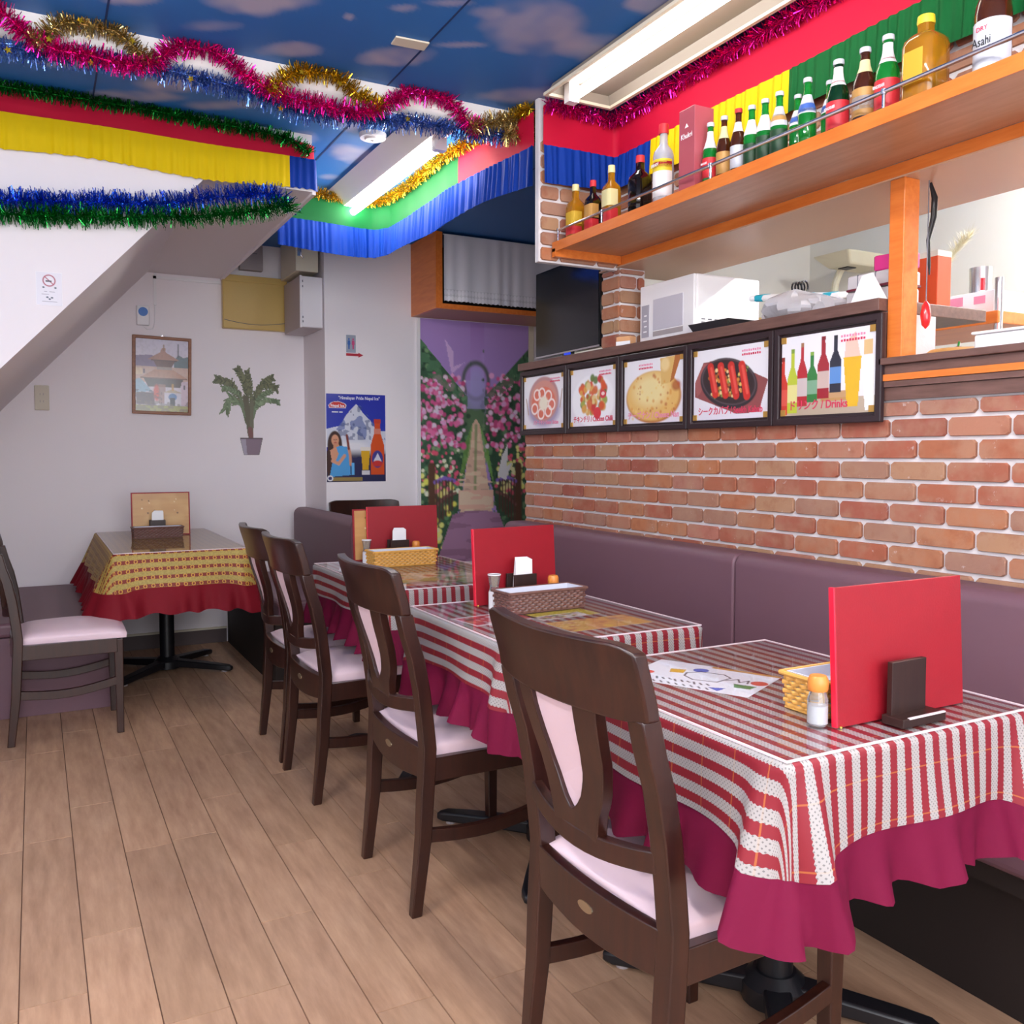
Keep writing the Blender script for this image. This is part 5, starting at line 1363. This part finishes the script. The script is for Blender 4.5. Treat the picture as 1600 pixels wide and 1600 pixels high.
# ---- gathered valances
def valance(label, path, bands, frills, zt, zm, zb, seed, off=.0, wave=.010):
    """path: xy points; bands / frills: (s0, s1, material, name) along the path length"""
    P = [Vector((*p, 0)) for p in path]; cum = [0]
    for a, b in zip(P[:-1], P[1:]): cum.append(cum[-1] + (b - a).length)
    Ltot = cum[-1]
    def at(s):
        s = max(0, min(Ltot, s))
        for k in range(len(P) - 1):
            if s <= cum[k + 1] + 1e-9:
                f = (s - cum[k]) / (cum[k + 1] - cum[k]); d = (P[k + 1] - P[k]).normalized(); return P[k].lerp(P[k + 1], f), Vector((d.y, -d.x, 0))
    t = thing('ceiling_valance', label, 'valance', (*path[0], zm), 0, 'coloured cloth valances'); o = Vector((*path[0], zm))
    rd = random.Random(seed); ph = rd.uniform(0, 6)
    ztf = zt if callable(zt) else (lambda s: zt)
    for s0, s1, m, nm in bands:
        n = max(8, int((s1 - s0) / .03)); mb = MB()
        for j in range(3):
            for i in range(n + 1):
                s = s0 + (s1 - s0) * i / n; p, nn = at(s); z = zm + (ztf(s) - zm) * j / 2
                q = p + nn * (.004 + .002 * math.sin(s * 23 + j)) - o; mb.v.append((q.x, q.y, z - zm + .002 * math.sin(s * 9)))
        for j in range(2):
            for i in range(n): a = j * (n + 1) + i; mb.f.append((a, a + 1, a + n + 2, a + n + 1))
        obj(nm, mb, m, t, smooth=True, ang=80)
    for s0, s1, m, nm in frills:
        n = max(16, int((s1 - s0) / .0035)); mb = MB(); J = 6
        for j in range(J):
            v = j / (J - 1)
            for i in range(n + 1):
                s = s0 + (s1 - s0) * i / n; p, nn = at(s)
                w = math.sin(s * 150 + 3 * math.sin(s * 19 + ph)) * .6 + .4 * math.sin(s * 235 + 2 * math.sin(s * 31))
                q = p + nn * (.007 + wave * (.35 + .65 * v) * (w + 1) * .5) - o
                zz = (zm - zb) * v * (1 + .06 * math.sin(s * 7 + ph) * v) + .004 * w * v
                mb.v.append((q.x, q.y, -zz + .002 * math.sin(s * 9)))
        for j in range(J - 1):
            for i in range(n): a = j * (n + 1) + i; mb.f.append((a, a + 1, a + n + 2, a + n + 1))
        obj(nm, mb, m, t, smooth=True, ang=80)
    return t
valance('red valance with yellow frill along the staircase wall', [(-1.3, 3.646), (1.036, 3.646), (1.036, 4.0)],
        [(0, 2.70, M['redcloth'], 'red_band')], [(0, 2.235, M['yellowcloth'], 'yellow_frill'), (2.235, 2.70, M['bluecloth'], 'blue_frill')],
        lambda s: 2.452 - max(0, s - 2.1) * .12, 2.366, 2.236, 1, wave=.008)
rear = [(1.045, 4.32), (1.46, 4.36), (1.55, 4.35), (1.60, 4.27), (1.612, 4.05), (1.592, 3.55), (1.63, 3.09), (1.648, 2.90)]
valance('green and red valance with blue frill before the toilet corridor', rear,
        [(0, 1.42, M['greencloth'], 'green_band'), (1.42, 2.12, M['redcloth'], 'red_band')], [(0, 2.12, M['bluecloth'], 'blue_frill')], 2.425, 2.30, 2.16, 2, wave=.022)
valance('red valance with blue, yellow and green frills behind the bottle shelf', [(1.655, 2.852), (1.975, 2.852), (1.975, .5)],
        [(0, 2.67, M['redcloth'], 'red_band')], [(0, .555, M['bluecloth'], 'blue_frill'), (.555, 1.215, M['yellowcloth'], 'yellow_frill'), (1.215, 2.67, M['greencloth'], 'green_frill')], 2.43, 2.29, 2.16, 3, wave=.018)
tinsel('gold tinsel garland along the top of the green and red valance', [(1.05, 4.29, 2.435), (1.40, 4.32, 2.43), (1.53, 4.31, 2.43), (1.575, 4.2, 2.43), (1.58, 3.9, 2.43), (1.565, 3.55, 2.43), (1.60, 3.15, 2.435), (1.64, 2.92, 2.44)], .03, M['tin_gold'], 9)
tinsel('magenta tinsel garland along the top of the red valance over the bottles', [(1.66, 2.83, 2.43), (1.80, 2.825, 2.425), (1.93, 2.82, 2.42), (1.95, 2.74, 2.42), (1.945, 2.4, 2.425), (1.945, 2.0, 2.425), (1.945, 1.5, 2.425), (1.945, .7, 2.425)], .033, M['tin_pink'], 10, xmax=1.975)

# ================================================================== bottle shelf
SX, SZ = 1.70, 1.945
t = thing('bottle_shelf', 'long orange shelf with a steel rail full of bottles', 'shelf', (SX, 0, SZ))
obj('board', MB().box(.003, .292, -.4, 2.858, -.022, 0), wood('shelf_underside', '#c08a6a', '#b07a58', .35, 5, 'Y'), t)
obj('front_edge', MB().box(0, .0032, -.4, 2.858, -.034, .001), M['orange'], t)
obj('end_cleat', MB().box(.0, .292, 2.836, 2.858, -.052, -.022), M['orange'], t)
obj('rail', MB().tube([(.012, -.4, .042), (.012, 2.84, .042)], .005, 10), M['steel'], t, smooth=True)
for yy in (.2, .75, 1.415, 2.0, 2.55, 2.835): obj('rail_post', MB().lathe([(.004, .0), (.004, .042), (.0065, .036), (.0065, .048), (.001, .048)], 10, .012, yy), M['steel'], t, smooth=True)
def glass(name, c, rough=.08):
    m, nt, b = newmat(name)
    b.inputs['Base Color'].default_value = (*lin(c), 1); b.inputs['Roughness'].default_value = rough
    b.inputs['Transmission Weight'].default_value = .55; b.inputs['IOR'].default_value = 1.35; b.inputs['Coat Weight'].default_value = .4
    return m
G = {'green': glass('green_glass', '#1f9a3a'), 'dgreen': glass('dark_green_glass', '#123f1e'), 'brown': glass('brown_glass', '#5a2c14'), 'amber': glass('amber_whisky', '#c98a1e'), 'dark': glass('dark_rum_glass', '#1e1614'), 'clear': glass('clear_spirit_glass', '#dfe2ee')}
LAB = {k: mat('label_' + k, c, .5) for k, c in dict(red='#c92a34', white='#e6e2e4', tan='#b98a4a', silver='#c9cad2', blue='#3a5fae', yellow='#e6c92e', cream='#d9cf9a', gold='#c9a22e', black='#201c1e', dgreenlabel='#123a1e').items()}
GB = 'bottles on the orange shelf'
def bottle(label, y, h, r, glassk, cap, labs, x=1.775, shape='beer', words=None, wrap=1.15):
    t = thing('bottle', label, 'bottle', (x, y, SZ + .0005), -PI / 2, GB)
    if shape == 'beer': pr = [(r * .92, 0), (r, .004), (r, h * .50), (r * .93, h * .58), (r * .5, h * .74), (r * .40, h * .82), (r * .38, h * .955)]; sq = None
    elif shape == 'square': pr = [(r * .95, 0), (r, .004), (r, h * .58), (r * .9, h * .66), (r * .42, h * .74), (r * .36, h * .78), (r * .36, h * .9)]; sq = 5
    elif shape == 'flask': pr = [(r * .95, 0), (r, .004), (r, h * .66), (r * .93, h * .72), (r * .66, h * .78), (r * .36, h * .81), (r * .36, h * .92)]; sq = 4
    else: pr = [(r * .92, 0), (r, .004), (r, h * .62), (r * .9, h * .67), (r * .42, h * .75), (r * .38, h * .8), (r * .38, h * .9)]; sq = None
    def rad(z):
        for (a, p), (b, q) in zip(pr[:-1], pr[1:]):
            if p <= z <= q: return a + (b - a) * (z - p) / max(1e-6, q - p)
        return pr[-1][0]
    obj('glass_body', MB().lathe(pr + [(.001, pr[-1][1])], 20, sq=sq), G[glassk], t, smooth=True)
    ztop = pr[-1][1]; rt_ = pr[-1][0]
    obj('cap', MB().lathe([(rt_ * 1.22, ztop - h * .02), (rt_ * 1.28, ztop + h * .005), (rt_ * 1.2, h * .995), (.001, h)], 16, sq=None), LAB.get(cap) or M[cap], t, smooth=True)
    for (z0, z1, lk) in labs:
        zz = [h * (z0 + (z1 - z0) * k / 4) for k in range(5)]
        n = 13; mb = MB()
        for z in zz:
            for k in range(n):
                a = -PI / 2 + (k / (n - 1) - .5) * PI * wrap; c, s = math.cos(a), math.sin(a)
                q = rad(z) + .0008
                if sq: mm = (abs(c) ** sq + abs(s) ** sq) ** (-1 / sq); c *= mm; s *= mm
                mb.v.append((q * c, q * s, z))
        mb.f = [(j * n + i, j * n + i + 1, (j + 1) * n + i + 1, (j + 1) * n + i) for j in range(4) for i in range(n - 1)]
        obj('label', mb, LAB[lk], t, smooth=True)
    if words:
        for body, sz, zc, im in words: text(body, sz, (0, -r - .0016, h * zc), t, im, fit=r * 1.15)
    return t
bottle('squat amber whisky bottle with cork cap at the far end of the shelf', 2.80, .205, .030, 'amber', 'cream', [(.28, .5, 'gold'), (.1, .24, 'red')], shape='square', x=1.765)
bottle('dark rum bottle with red cap second from the far end', 2.70, .195, .026, 'dark', 'red', [(.3, .55, 'tan'), (.1, .28, 'red')], shape='square')
bottle('gold whisky bottle with pale cap third from the far end', 2.585, .215, .028, 'amber', 'cream', [(.34, .6, 'cream'), (.1, .3, 'red')], shape='square')
bottle('square dark bottle with red cap before the clear spirit bottle', 2.42, .20, .033, 'dark', 'red', [], shape='square')
bottle('tall clear spirit bottle with red cap and yellow white label', 2.297, .262, .033, 'clear', 'red', [(.12, .42, 'white'), (.42, .56, 'yellow'), (.46, .53, 'red')], shape='spirit', words=[('SMIRNOFF', .014, .475, M['ink_white'])])
bottle('small green beer bottle with red label beside the pink gift box', 2.075, .195, .023, 'green', 'silver', [(.16, .46, 'red'), (.6, .86, 'white')], words=[('KINGFISHER', .009, .36, M['ink_white'])])
bottle('small brown bottle with tan label next to the small green one', 2.016, .195, .022, 'brown', 'silver', [(.14, .46, 'tan'), (.66, .84, 'cream')])
bottle('small brown bottle with silver label and silver neck', 1.957, .196, .022, 'brown', 'red', [(.14, .46, 'silver'), (.66, .80, 'white')])
bottle('green bottle with white neck label, first of the green row', 1.904, .187, .0225, 'green', 'silver', [(.55, .78, 'white'), (.1, .42, 'dgreenlabel')])
bottle('green bottle with dark belly, second of the green row', 1.853, .187, .023, 'green', 'silver', [(.52, .76, 'white'), (.1, .45, 'dgreenlabel')])
bottle('green bottle with brown and white neck label, third of the green row', 1.800, .188, .0235, 'green', 'silver', [(.50, .78, 'silver'), (.56, .66, 'tan'), (.1, .45, 'dgreenlabel')])
bottle('lower green bottle with blue neck mark, fourth of the green row', 1.749, .165, .021, 'green', 'silver', [(.5, .74, 'white'), (.54, .64, 'blue')], x=1.79)
bottle('green bottle with blue triangle label, fifth of the green row', 1.702, .188, .0235, 'green', 'silver', [(.5, .76, 'silver'), (.52, .64, 'blue')])
bottle('short green bottle half hidden behind the big dark one', 1.651, .168, .021, 'green', 'silver', [(.5, .72, 'white'), (.52, .62, 'blue')], x=1.80)
bottle('big dark green beer bottle with red oval label', 1.602, .195, .028, 'dgreen', 'silver', [(.12, .46, 'red'), (.66, .90, 'white'), (.7, .8, 'red')], words=[('KINGFISHER', .011, .36, M['ink_white'])])
bottle('thin brown bottle with yellow cap behind the big beer bottles', 1.553, .15, .018, 'brown', 'yellow', [(.4, .6, 'red')], x=1.83)
bottle('big brown beer bottle with tan oval label', 1.522, .193, .028, 'brown', 'silver', [(.14, .48, 'tan'), (.68, .84, 'cream'), (.22, .38, 'silver')])
bottle('big green beer bottle with red label next to the large whisky', 1.457, .196, .0285, 'green', 'silver', [(.12, .46, 'red'), (.66, .90, 'white'), (.7, .8, 'red')], words=[('KINGFISHER', .011, .36, M['ink_white'])])
bottle('large amber whisky bottle with yellow cap', 1.355, .196, .042, 'amber', 'yellow', [(.22, .58, 'gold')], shape='flask', x=1.772, wrap=.34)
bottle('tall brown beer bottle with silver label at the near end', 1.198, .262, .036, 'brown', 'silver', [(.07, .44, 'silver')], words=[('DRY', .013, .355, M['ink_red']), ('Asahi', .026, .24, M['ink_black'])])
t = thing('gift_box', 'tall pink translucent gift box between the bottles', 'box', (1.775, 2.14, SZ + .0005), -PI / 2)
pb = mat('rose_box', '#b05560', .25, coat=.5)
obj('carton', MB().box(-.036, .036, -.036, .036, 0, .252), pb, t, bevel=.001)
text('Khukri', .022, (0, -.0368, .165), t, M['ink_white'], fit=.05)
obj('emblem', MB().prism([(-.008, .196), (.008, .196), (0, .208)], 1, -.0368, -.0362), M['ink_white'], t)
t = thing('red_box', 'small red box behind the gold whisky bottle', 'box', (1.86, 2.50, SZ + .0005), -PI / 2)
obj('carton', MB().box(-.035, .035, -.03, .03, 0, .135), mat('dull_red_box', '#a04a50', .5), t, bevel=.001)

# ================================================================== on the ledge and in the kitchen
LZ = 1.5815
t = thing('television', 'black flat television on the far end of the ledge', 'television', (2.09, 3.395, LZ), R(-92))
obj('bezel', MB().box(-.285, .285, .0, .035, .035, .43), M['blackgloss'], t, bevel=.004)
obj('screen', MB().box(-.278, .278, -.002, .001, .044, .422), mat('tv_screen', '#1a1d24', .12, spec=.7), t)
obj('lower_strip', MB().box(-.285, .285, -.004, .0, .035, .042), M['steel'], t)
obj('stand_foot', MB().box(-.13, .13, -.05, .07, 0, .012).box(-.03, .03, .01, .03, .01, .05), M['blackgloss'], t, bevel=.003)
obj('status_light', MB().box(.0, .045, -.008, .0, .025, .034), mat('blue_led', '#2a44d0', .3, emit=.6), t)
t = thing('microwave_oven', 'white microwave oven on the ledge under the bottle shelf', 'microwave', (2.06, 2.645, LZ), -PI / 2)
wp = M['whiteplastic']
obj('body', MB().box(-.158, .158, .012, .31, .008, .226), wp, t, bevel=.008, seg=3)
dr = obj('door', MB().box(-.158, .158, 0, .012, .010, .224), wp, t, bevel=.004)
obj('window', MB().box(-.075, .100, -.002, .001, .05, .165), mat('grey_label_window', '#c3bfca', .3), dr, bevel=.002)
obj('control_strip', MB().box(-.145, -.100, -.002, .001, .03, .15), mat('grey_strip', '#a8a5b0', .35), dr)
for k in range(4): obj('control_mark', MB().box(-.132 + .004 * (k % 2), -.113, -.003, -.0015, .048 + k * .02, .053 + k * .02), M['paper'], dr)
obj('recess', MB().box(-.075, .100, -.0015, .001, .028, .046), M['greyplastic'], dr)
for i in range(3):
    for j in range(4): obj('vent_slot', MB().box(.1575, .1588, .035 + i * .03, .052 + i * .03, .028 + j * .012, .033 + j * .012), M['ink_grey'], t)
for sx in (-.13, .13):
    for sy in (.04, .28): obj('foot', MB().lathe([(.01, 0), (.01, .009)], 10, sx, sy), M['black'], t)
obj('power_cord', MB().tube([(-.16, .30, .20), (-.175, .28, .205), (-.17, .24, .21), (-.15, .2, .226)], .004, 6), M['black'], t)
t = thing('small_carton', 'small orange and white carton before the brick column', 'carton', (2.012, 2.826, LZ), R(-70))
obj('box', MB().box(-.032, .032, -.02, .02, 0, .036), mat('kraft_carton', '#d8a070', .6), t, bevel=.001); obj('print_band', MB().box(-.0325, .0325, -.0205, -.0195, .003, .018), M['paper'], t)
t = thing('black_tray', 'black food tray wrapped in film beside the microwave', 'tray', (2.10, 2.365, LZ), R(-88))
obj('tray', MB().add([(-.08, -.07, 0), (.08, -.07, 0), (.08, .07, 0), (-.08, .07, 0), (-.10, -.085, .035), (.10, -.085, .035), (.10, .085, .035), (-.10, .085, .035)], [(0, 3, 2, 1), (0, 1, 5, 4), (1, 2, 6, 5), (2, 3, 7, 6), (3, 0, 4, 7), (4, 5, 6, 7)]), mat('tray_black', '#2e2c30', .3), t, bevel=.003)
def bag(label, name, loc, sx, sy, sz, seed, m):
    rd = np.random.RandomState(seed); mb = MB(); n, k = 22, 12
    ph = rd.rand(8) * 6.28
    for j in range(k + 1):
        v = j / k
        for i in range(n):
            a = 2 * PI * i / n; r = math.sin(PI * min(1, .12 + v * .88)) ** .6
            w = 1 + .16 * math.sin(3 * a + ph[0] + 4 * v) + .12 * math.sin(5 * a + ph[1] - 7 * v) + .08 * math.sin(9 * a + 11 * v + ph[2])
            mb.v.append((sx * r * w * math.cos(a), sy * r * w * math.sin(a), sz * v * (1 + .10 * math.sin(2 * a + ph[3]))))
    for j in range(k):
        for i in range(n): l = (i + 1) % n; mb.f.append((j * n + i, j * n + l, (j + 1) * n + l, (j + 1) * n + i))
    mb.f.append(tuple(range(n - 1, -1, -1))); mb.f.append(tuple(k * n + i for i in range(n)))
    t = thing(name, label, 'plastic bag', loc); obj('crumpled_film', mb, m, t, smooth=True, ang=25); return t
M['film'] = mat('crinkled_film', '#e2e0e6', .15, bmp=.6, bs=40, spec=.8, trans=.35)
bag('crumpled clear plastic bag on the ledge beside the black tray', 'plastic_bag', (2.14, 2.085, LZ), .075, .145, .10, 1, M['film'])
t = thing('snack_packet', 'white and turquoise snack packet lying over the plastic bag', 'packet', (2.24, 2.18, LZ + .098), R(-80)); t.rotation_euler = (R(12), R(6), R(-78))
obj('packet', MB().box(-.17, .17, -.03, .03, 0, .02), M['paper'], t, bevel=.008)
for k in range(4): obj('turquoise_stripe', MB().box(-.15 + k * .085, -.11 + k * .085, -.031, .031, -.001, .021), mat('turquoise', '#2aa8c0', .4) if k == 0 else bpy.data.materials['turquoise'], t, bevel=.008)
t = thing('hair_clip', 'black spring clip on the snack packet', 'clip', (2.22, 2.15, LZ + .132), R(10))
for k in range(4): obj('coil', MB().tube([(.018 * math.cos(a * PI / 6), k * .012 - .02, .018 * math.sin(a * PI / 6)) for a in range(13)], .003, 6), M['black'], t, smooth=True)
for k, (dx, z, m_, lab) in enumerate(((0, 0, '#c9c4c8', 'silver wrapped package at the bottom of the stack beside the orange post'), (.004, .047, '#d6d0d4', 'silver wrapped package with maroon edges on top of the stack'))):
    t = thing('wrapped_package', lab, 'package', (2.11 + dx, 1.735, LZ + z), R(-90), 'stacked silver packages')
    obj('wrap', MB().box(-.075, .075, -.06, .06, .0005, .044), mat('silver_wrap', m_, .35, bmp=.3, bs=30) if k == 0 else bpy.data.materials['silver_wrap'], t, bevel=.006)
    for sx in (-.04, .02): obj('strap', MB().box(sx, sx + .005, -.0608, .0608, .0002, .0445), M['ink_grey'], t, bevel=.006)
    obj('edge_band', MB().box(-.0756, .0756, -.0606, .0606, .001, .007), LAB['red'] if False else mat('maroon_band', '#6a2030', .5) if k == 0 else bpy.data.materials['maroon_band'], t)
t = thing('pink_box', 'bright pink box lying on the stacked packages', 'box', (2.10, 1.68, LZ + .093), R(-80))
obj('carton', MB().box(-.05, .05, -.03, .03, 0, .042), mat('hot_pink', '#c9287c', .35), t, bevel=.004); obj('end_panel', MB().box(-.051, -.046, -.028, .028, .003, .039), mat('deep_magenta', '#8a1a4a', .4), t)
t = thing('paper_napkin', 'white paper napkin folded against the orange post', 'napkin', (2.015, 1.70, LZ), R(-90))
obj('fold', MB().add([(-.05, -.015, 0), (.05, -.015, 0), (.05, .015, 0), (-.05, .015, 0), (-.02, -.005, .075), (.012, 0, .08)], [(0, 3, 2, 1), (0, 1, 5, 4), (1, 2, 5), (2, 3, 4, 5), (3, 0, 4)]), M['paper'], t)
t = thing('orange_carton', 'orange and red carton on a shelf behind the packages', 'carton', (2.30, 1.74, LZ), R(-90))
obj('box', MB().box(-.06, .06, -.03, .03, 0, .165), mat('orange_red_carton', '#d9542a', .5), t, bevel=.002); obj('top_band', MB().box(-.0605, .0605, -.0305, .0305, .15, .166), mat('pale_band', '#e0dccb', .5), t)
# kitchen wall rail, hood and rack
t = thing('kitchen_wall_shelf', 'yellowish wooden rail on the cream kitchen wall', 'shelf', (3.0, 3.548, 1.78))
obj('rail_board', MB().box(-.5, .42, -.03, 0.008, 0, .10), mat('yellow_pine', '#d9b878', .5), t, bevel=.003); obj('orange_strip', MB().box(-.15, .2, -.034, -.03, .02, .08), M['orange'], t)
t = thing('range_hood', 'beige hood with a curved pipe on the cream kitchen wall', 'hood', (3.744, 3.12, 2.09))
beige = mat('beige_enamel', '#d8d2b8', .4)
obj('shade', MB().add([(-.30, -.09, .06), (0, -.09, .06), (0, .14, .06), (-.30, .14, .06), (-.24, -.05, .0), (0, -.05, 0), (0, .10, 0), (-.22, .10, 0)], [(0, 1, 2, 3), (4, 7, 6, 5), (0, 4, 5, 1), (1, 5, 6, 2), (2, 6, 7, 3), (3, 7, 4, 0)]), beige, t, bevel=.01)
obj('pipe', MB().tube(smooth_path([(-.15, .08, .01), (-.16, .11, -.06), (-.16, .11, -.16), (-.16, .05, -.22), (-.15, -.1, -.27), (-.12, -.3, -.29)], .03), .018, 10), beige, t, smooth=True)
obj('vent_gap', MB().box(-.2, -.14, .0, .06, -.004, .004), M['black'], t)
t = thing('kitchen_rack', 'steel kitchen rack with an orange shelf behind the orange post', 'rack', (2.72, 1.93, 0))
for dx, dy in ((.0, -.14), (.0, .4), (.34, -.14), (.34, .4)): obj('upright', MB().lathe([(.013, 0.001), (.013, 1.73)], 12, dx, dy), M['steel'], t, smooth=True)
obj('shelf_board', MB().box(-.02, .36, -.15, .42, 1.585, 1.625), M['orange'], t, bevel=.003)
obj('lower_shelf', MB().box(-.02, .36, -.15, .42, .8, .83), M['steel'], t)
t = thing('shelf_box', 'white box with pale red print on the orange kitchen shelf', 'box', (2.88, 1.99, 1.6255), R(-90))
obj('carton', MB().box(-.14, .17, -.14, .1, 0, .075), M['paper'], t, bevel=.002); obj('red_print', MB().box(.0, .06, -.1412, -.1395, .035, .065), M['ink_pink'], t); obj('red_print', MB().box(.1, .14, -.1412, -.1395, .035, .06), M['ink_pink'], t)
t = thing('steel_cup', 'stainless steel cup on the white box in the kitchen', 'cup', (2.86, 1.95, 1.702))
obj('cup', MB().lathe([(.034, 0), (.036, .1), (.033, .1), (.031, .004), (.001, .004)], 20), M['steel'], t, smooth=True); obj('red_spoon', MB().box(-.03, -.02, -.03, -.02, .02, .06), LAB['red'], t)
t = thing('pampas_plume', 'pale dried grass plume beside the steel cup', 'dried grass', (2.84, 2.10, 1.702))
mb = MB(); rd = random.Random(4)
for k in range(900):
    u = rd.random(); p = Vector((.03 * u, -.10 * u * u, .05 + .17 * u)); d = Vector((rd.gauss(0, .5), rd.gauss(0, .5) - .4 * u, rd.uniform(.3, 1))).normalized() * rd.uniform(.02, .055)
    w = Vector((rd.gauss(0, 1), rd.gauss(0, 1), 0)).normalized() * .0015; b = len(mb.v); mb.v += [tuple(p - w), tuple(p + w), tuple(p + d)]; mb.f.append((b, b + 1, b + 2))
obj('plume', mb, mat('straw', '#d9d0ae', .8), t); obj('stem', MB().tube([(0, 0, 0), (.005, -.01, .08), (.02, -.05, .18)], .002, 5), bpy.data.materials['straw'], t)
t = thing('white_tray', 'low white plastic box on the serving counter', 'box', (2.13, 1.19, 1.4215), R(-88))
obj('tub', MB().box(-.22, .22, -.08, .08, 0, .04), wp, t, bevel=.006); obj('lid', MB().box(-.225, .225, -.085, .085, .04, .047), wp, t, bevel=.003)
t = thing('bread_plate', 'brown flat bread on a tray at the foot of the orange post', 'food', (2.12, 1.50, 1.4215), R(-88))
obj('bread', MB().lathe([(.06, 0), (.085, .006), (.07, .018), (.02, .022), (.001, .022)], 24), mat('brown_bread', '#b5823e', .7, var=.3, vs=40), t, smooth=True)
t = thing('red_pepper', 'red pepper lying on the serving counter beside the post', 'vegetable', (2.20, 1.56, 1.4215))
obj('pod', MB().lathe([(.004, 0), (.020, .006), (.024, .020), (.016, .034), (.002, .038)], 14), mat('pepper_red', '#c9222a', .2, coat=.5), t, smooth=True); obj('stem', MB().tube([(0, 0, .036), (.004, 0, .05)], .003, 6), G['green'], t)
t = thing('hanging_charm', 'red glossy charm hanging beside the orange post', 'charm', (2.085, 1.575, 1.50))
obj('bead', MB().lathe([(.001, 0), (.010, .01), (.014, .035), (.010, .062), (.003, .072)], 14), bpy.data.materials['pepper_red'], t, smooth=True); obj('string', MB().tube([(0, 0, .07), (.001, 0, .386)], .0015, 5), M['ink_grey'], t)
t = thing('black_strap', 'black strap hanging from the soffit beside the orange post', 'strap', (2.105, 1.585, 1.885))
obj('strap', MB().tube([(0, 0, 0), (.008, -.008, -.04), (.008, -.006, -.09), (-.004, 0, -.15), (.002, 0, -.21), (.004, 0, -.24)], [.004, .008, .008, .005, .004, .002], 8), M['black'], t, smooth=True)

letters_to_mesh()
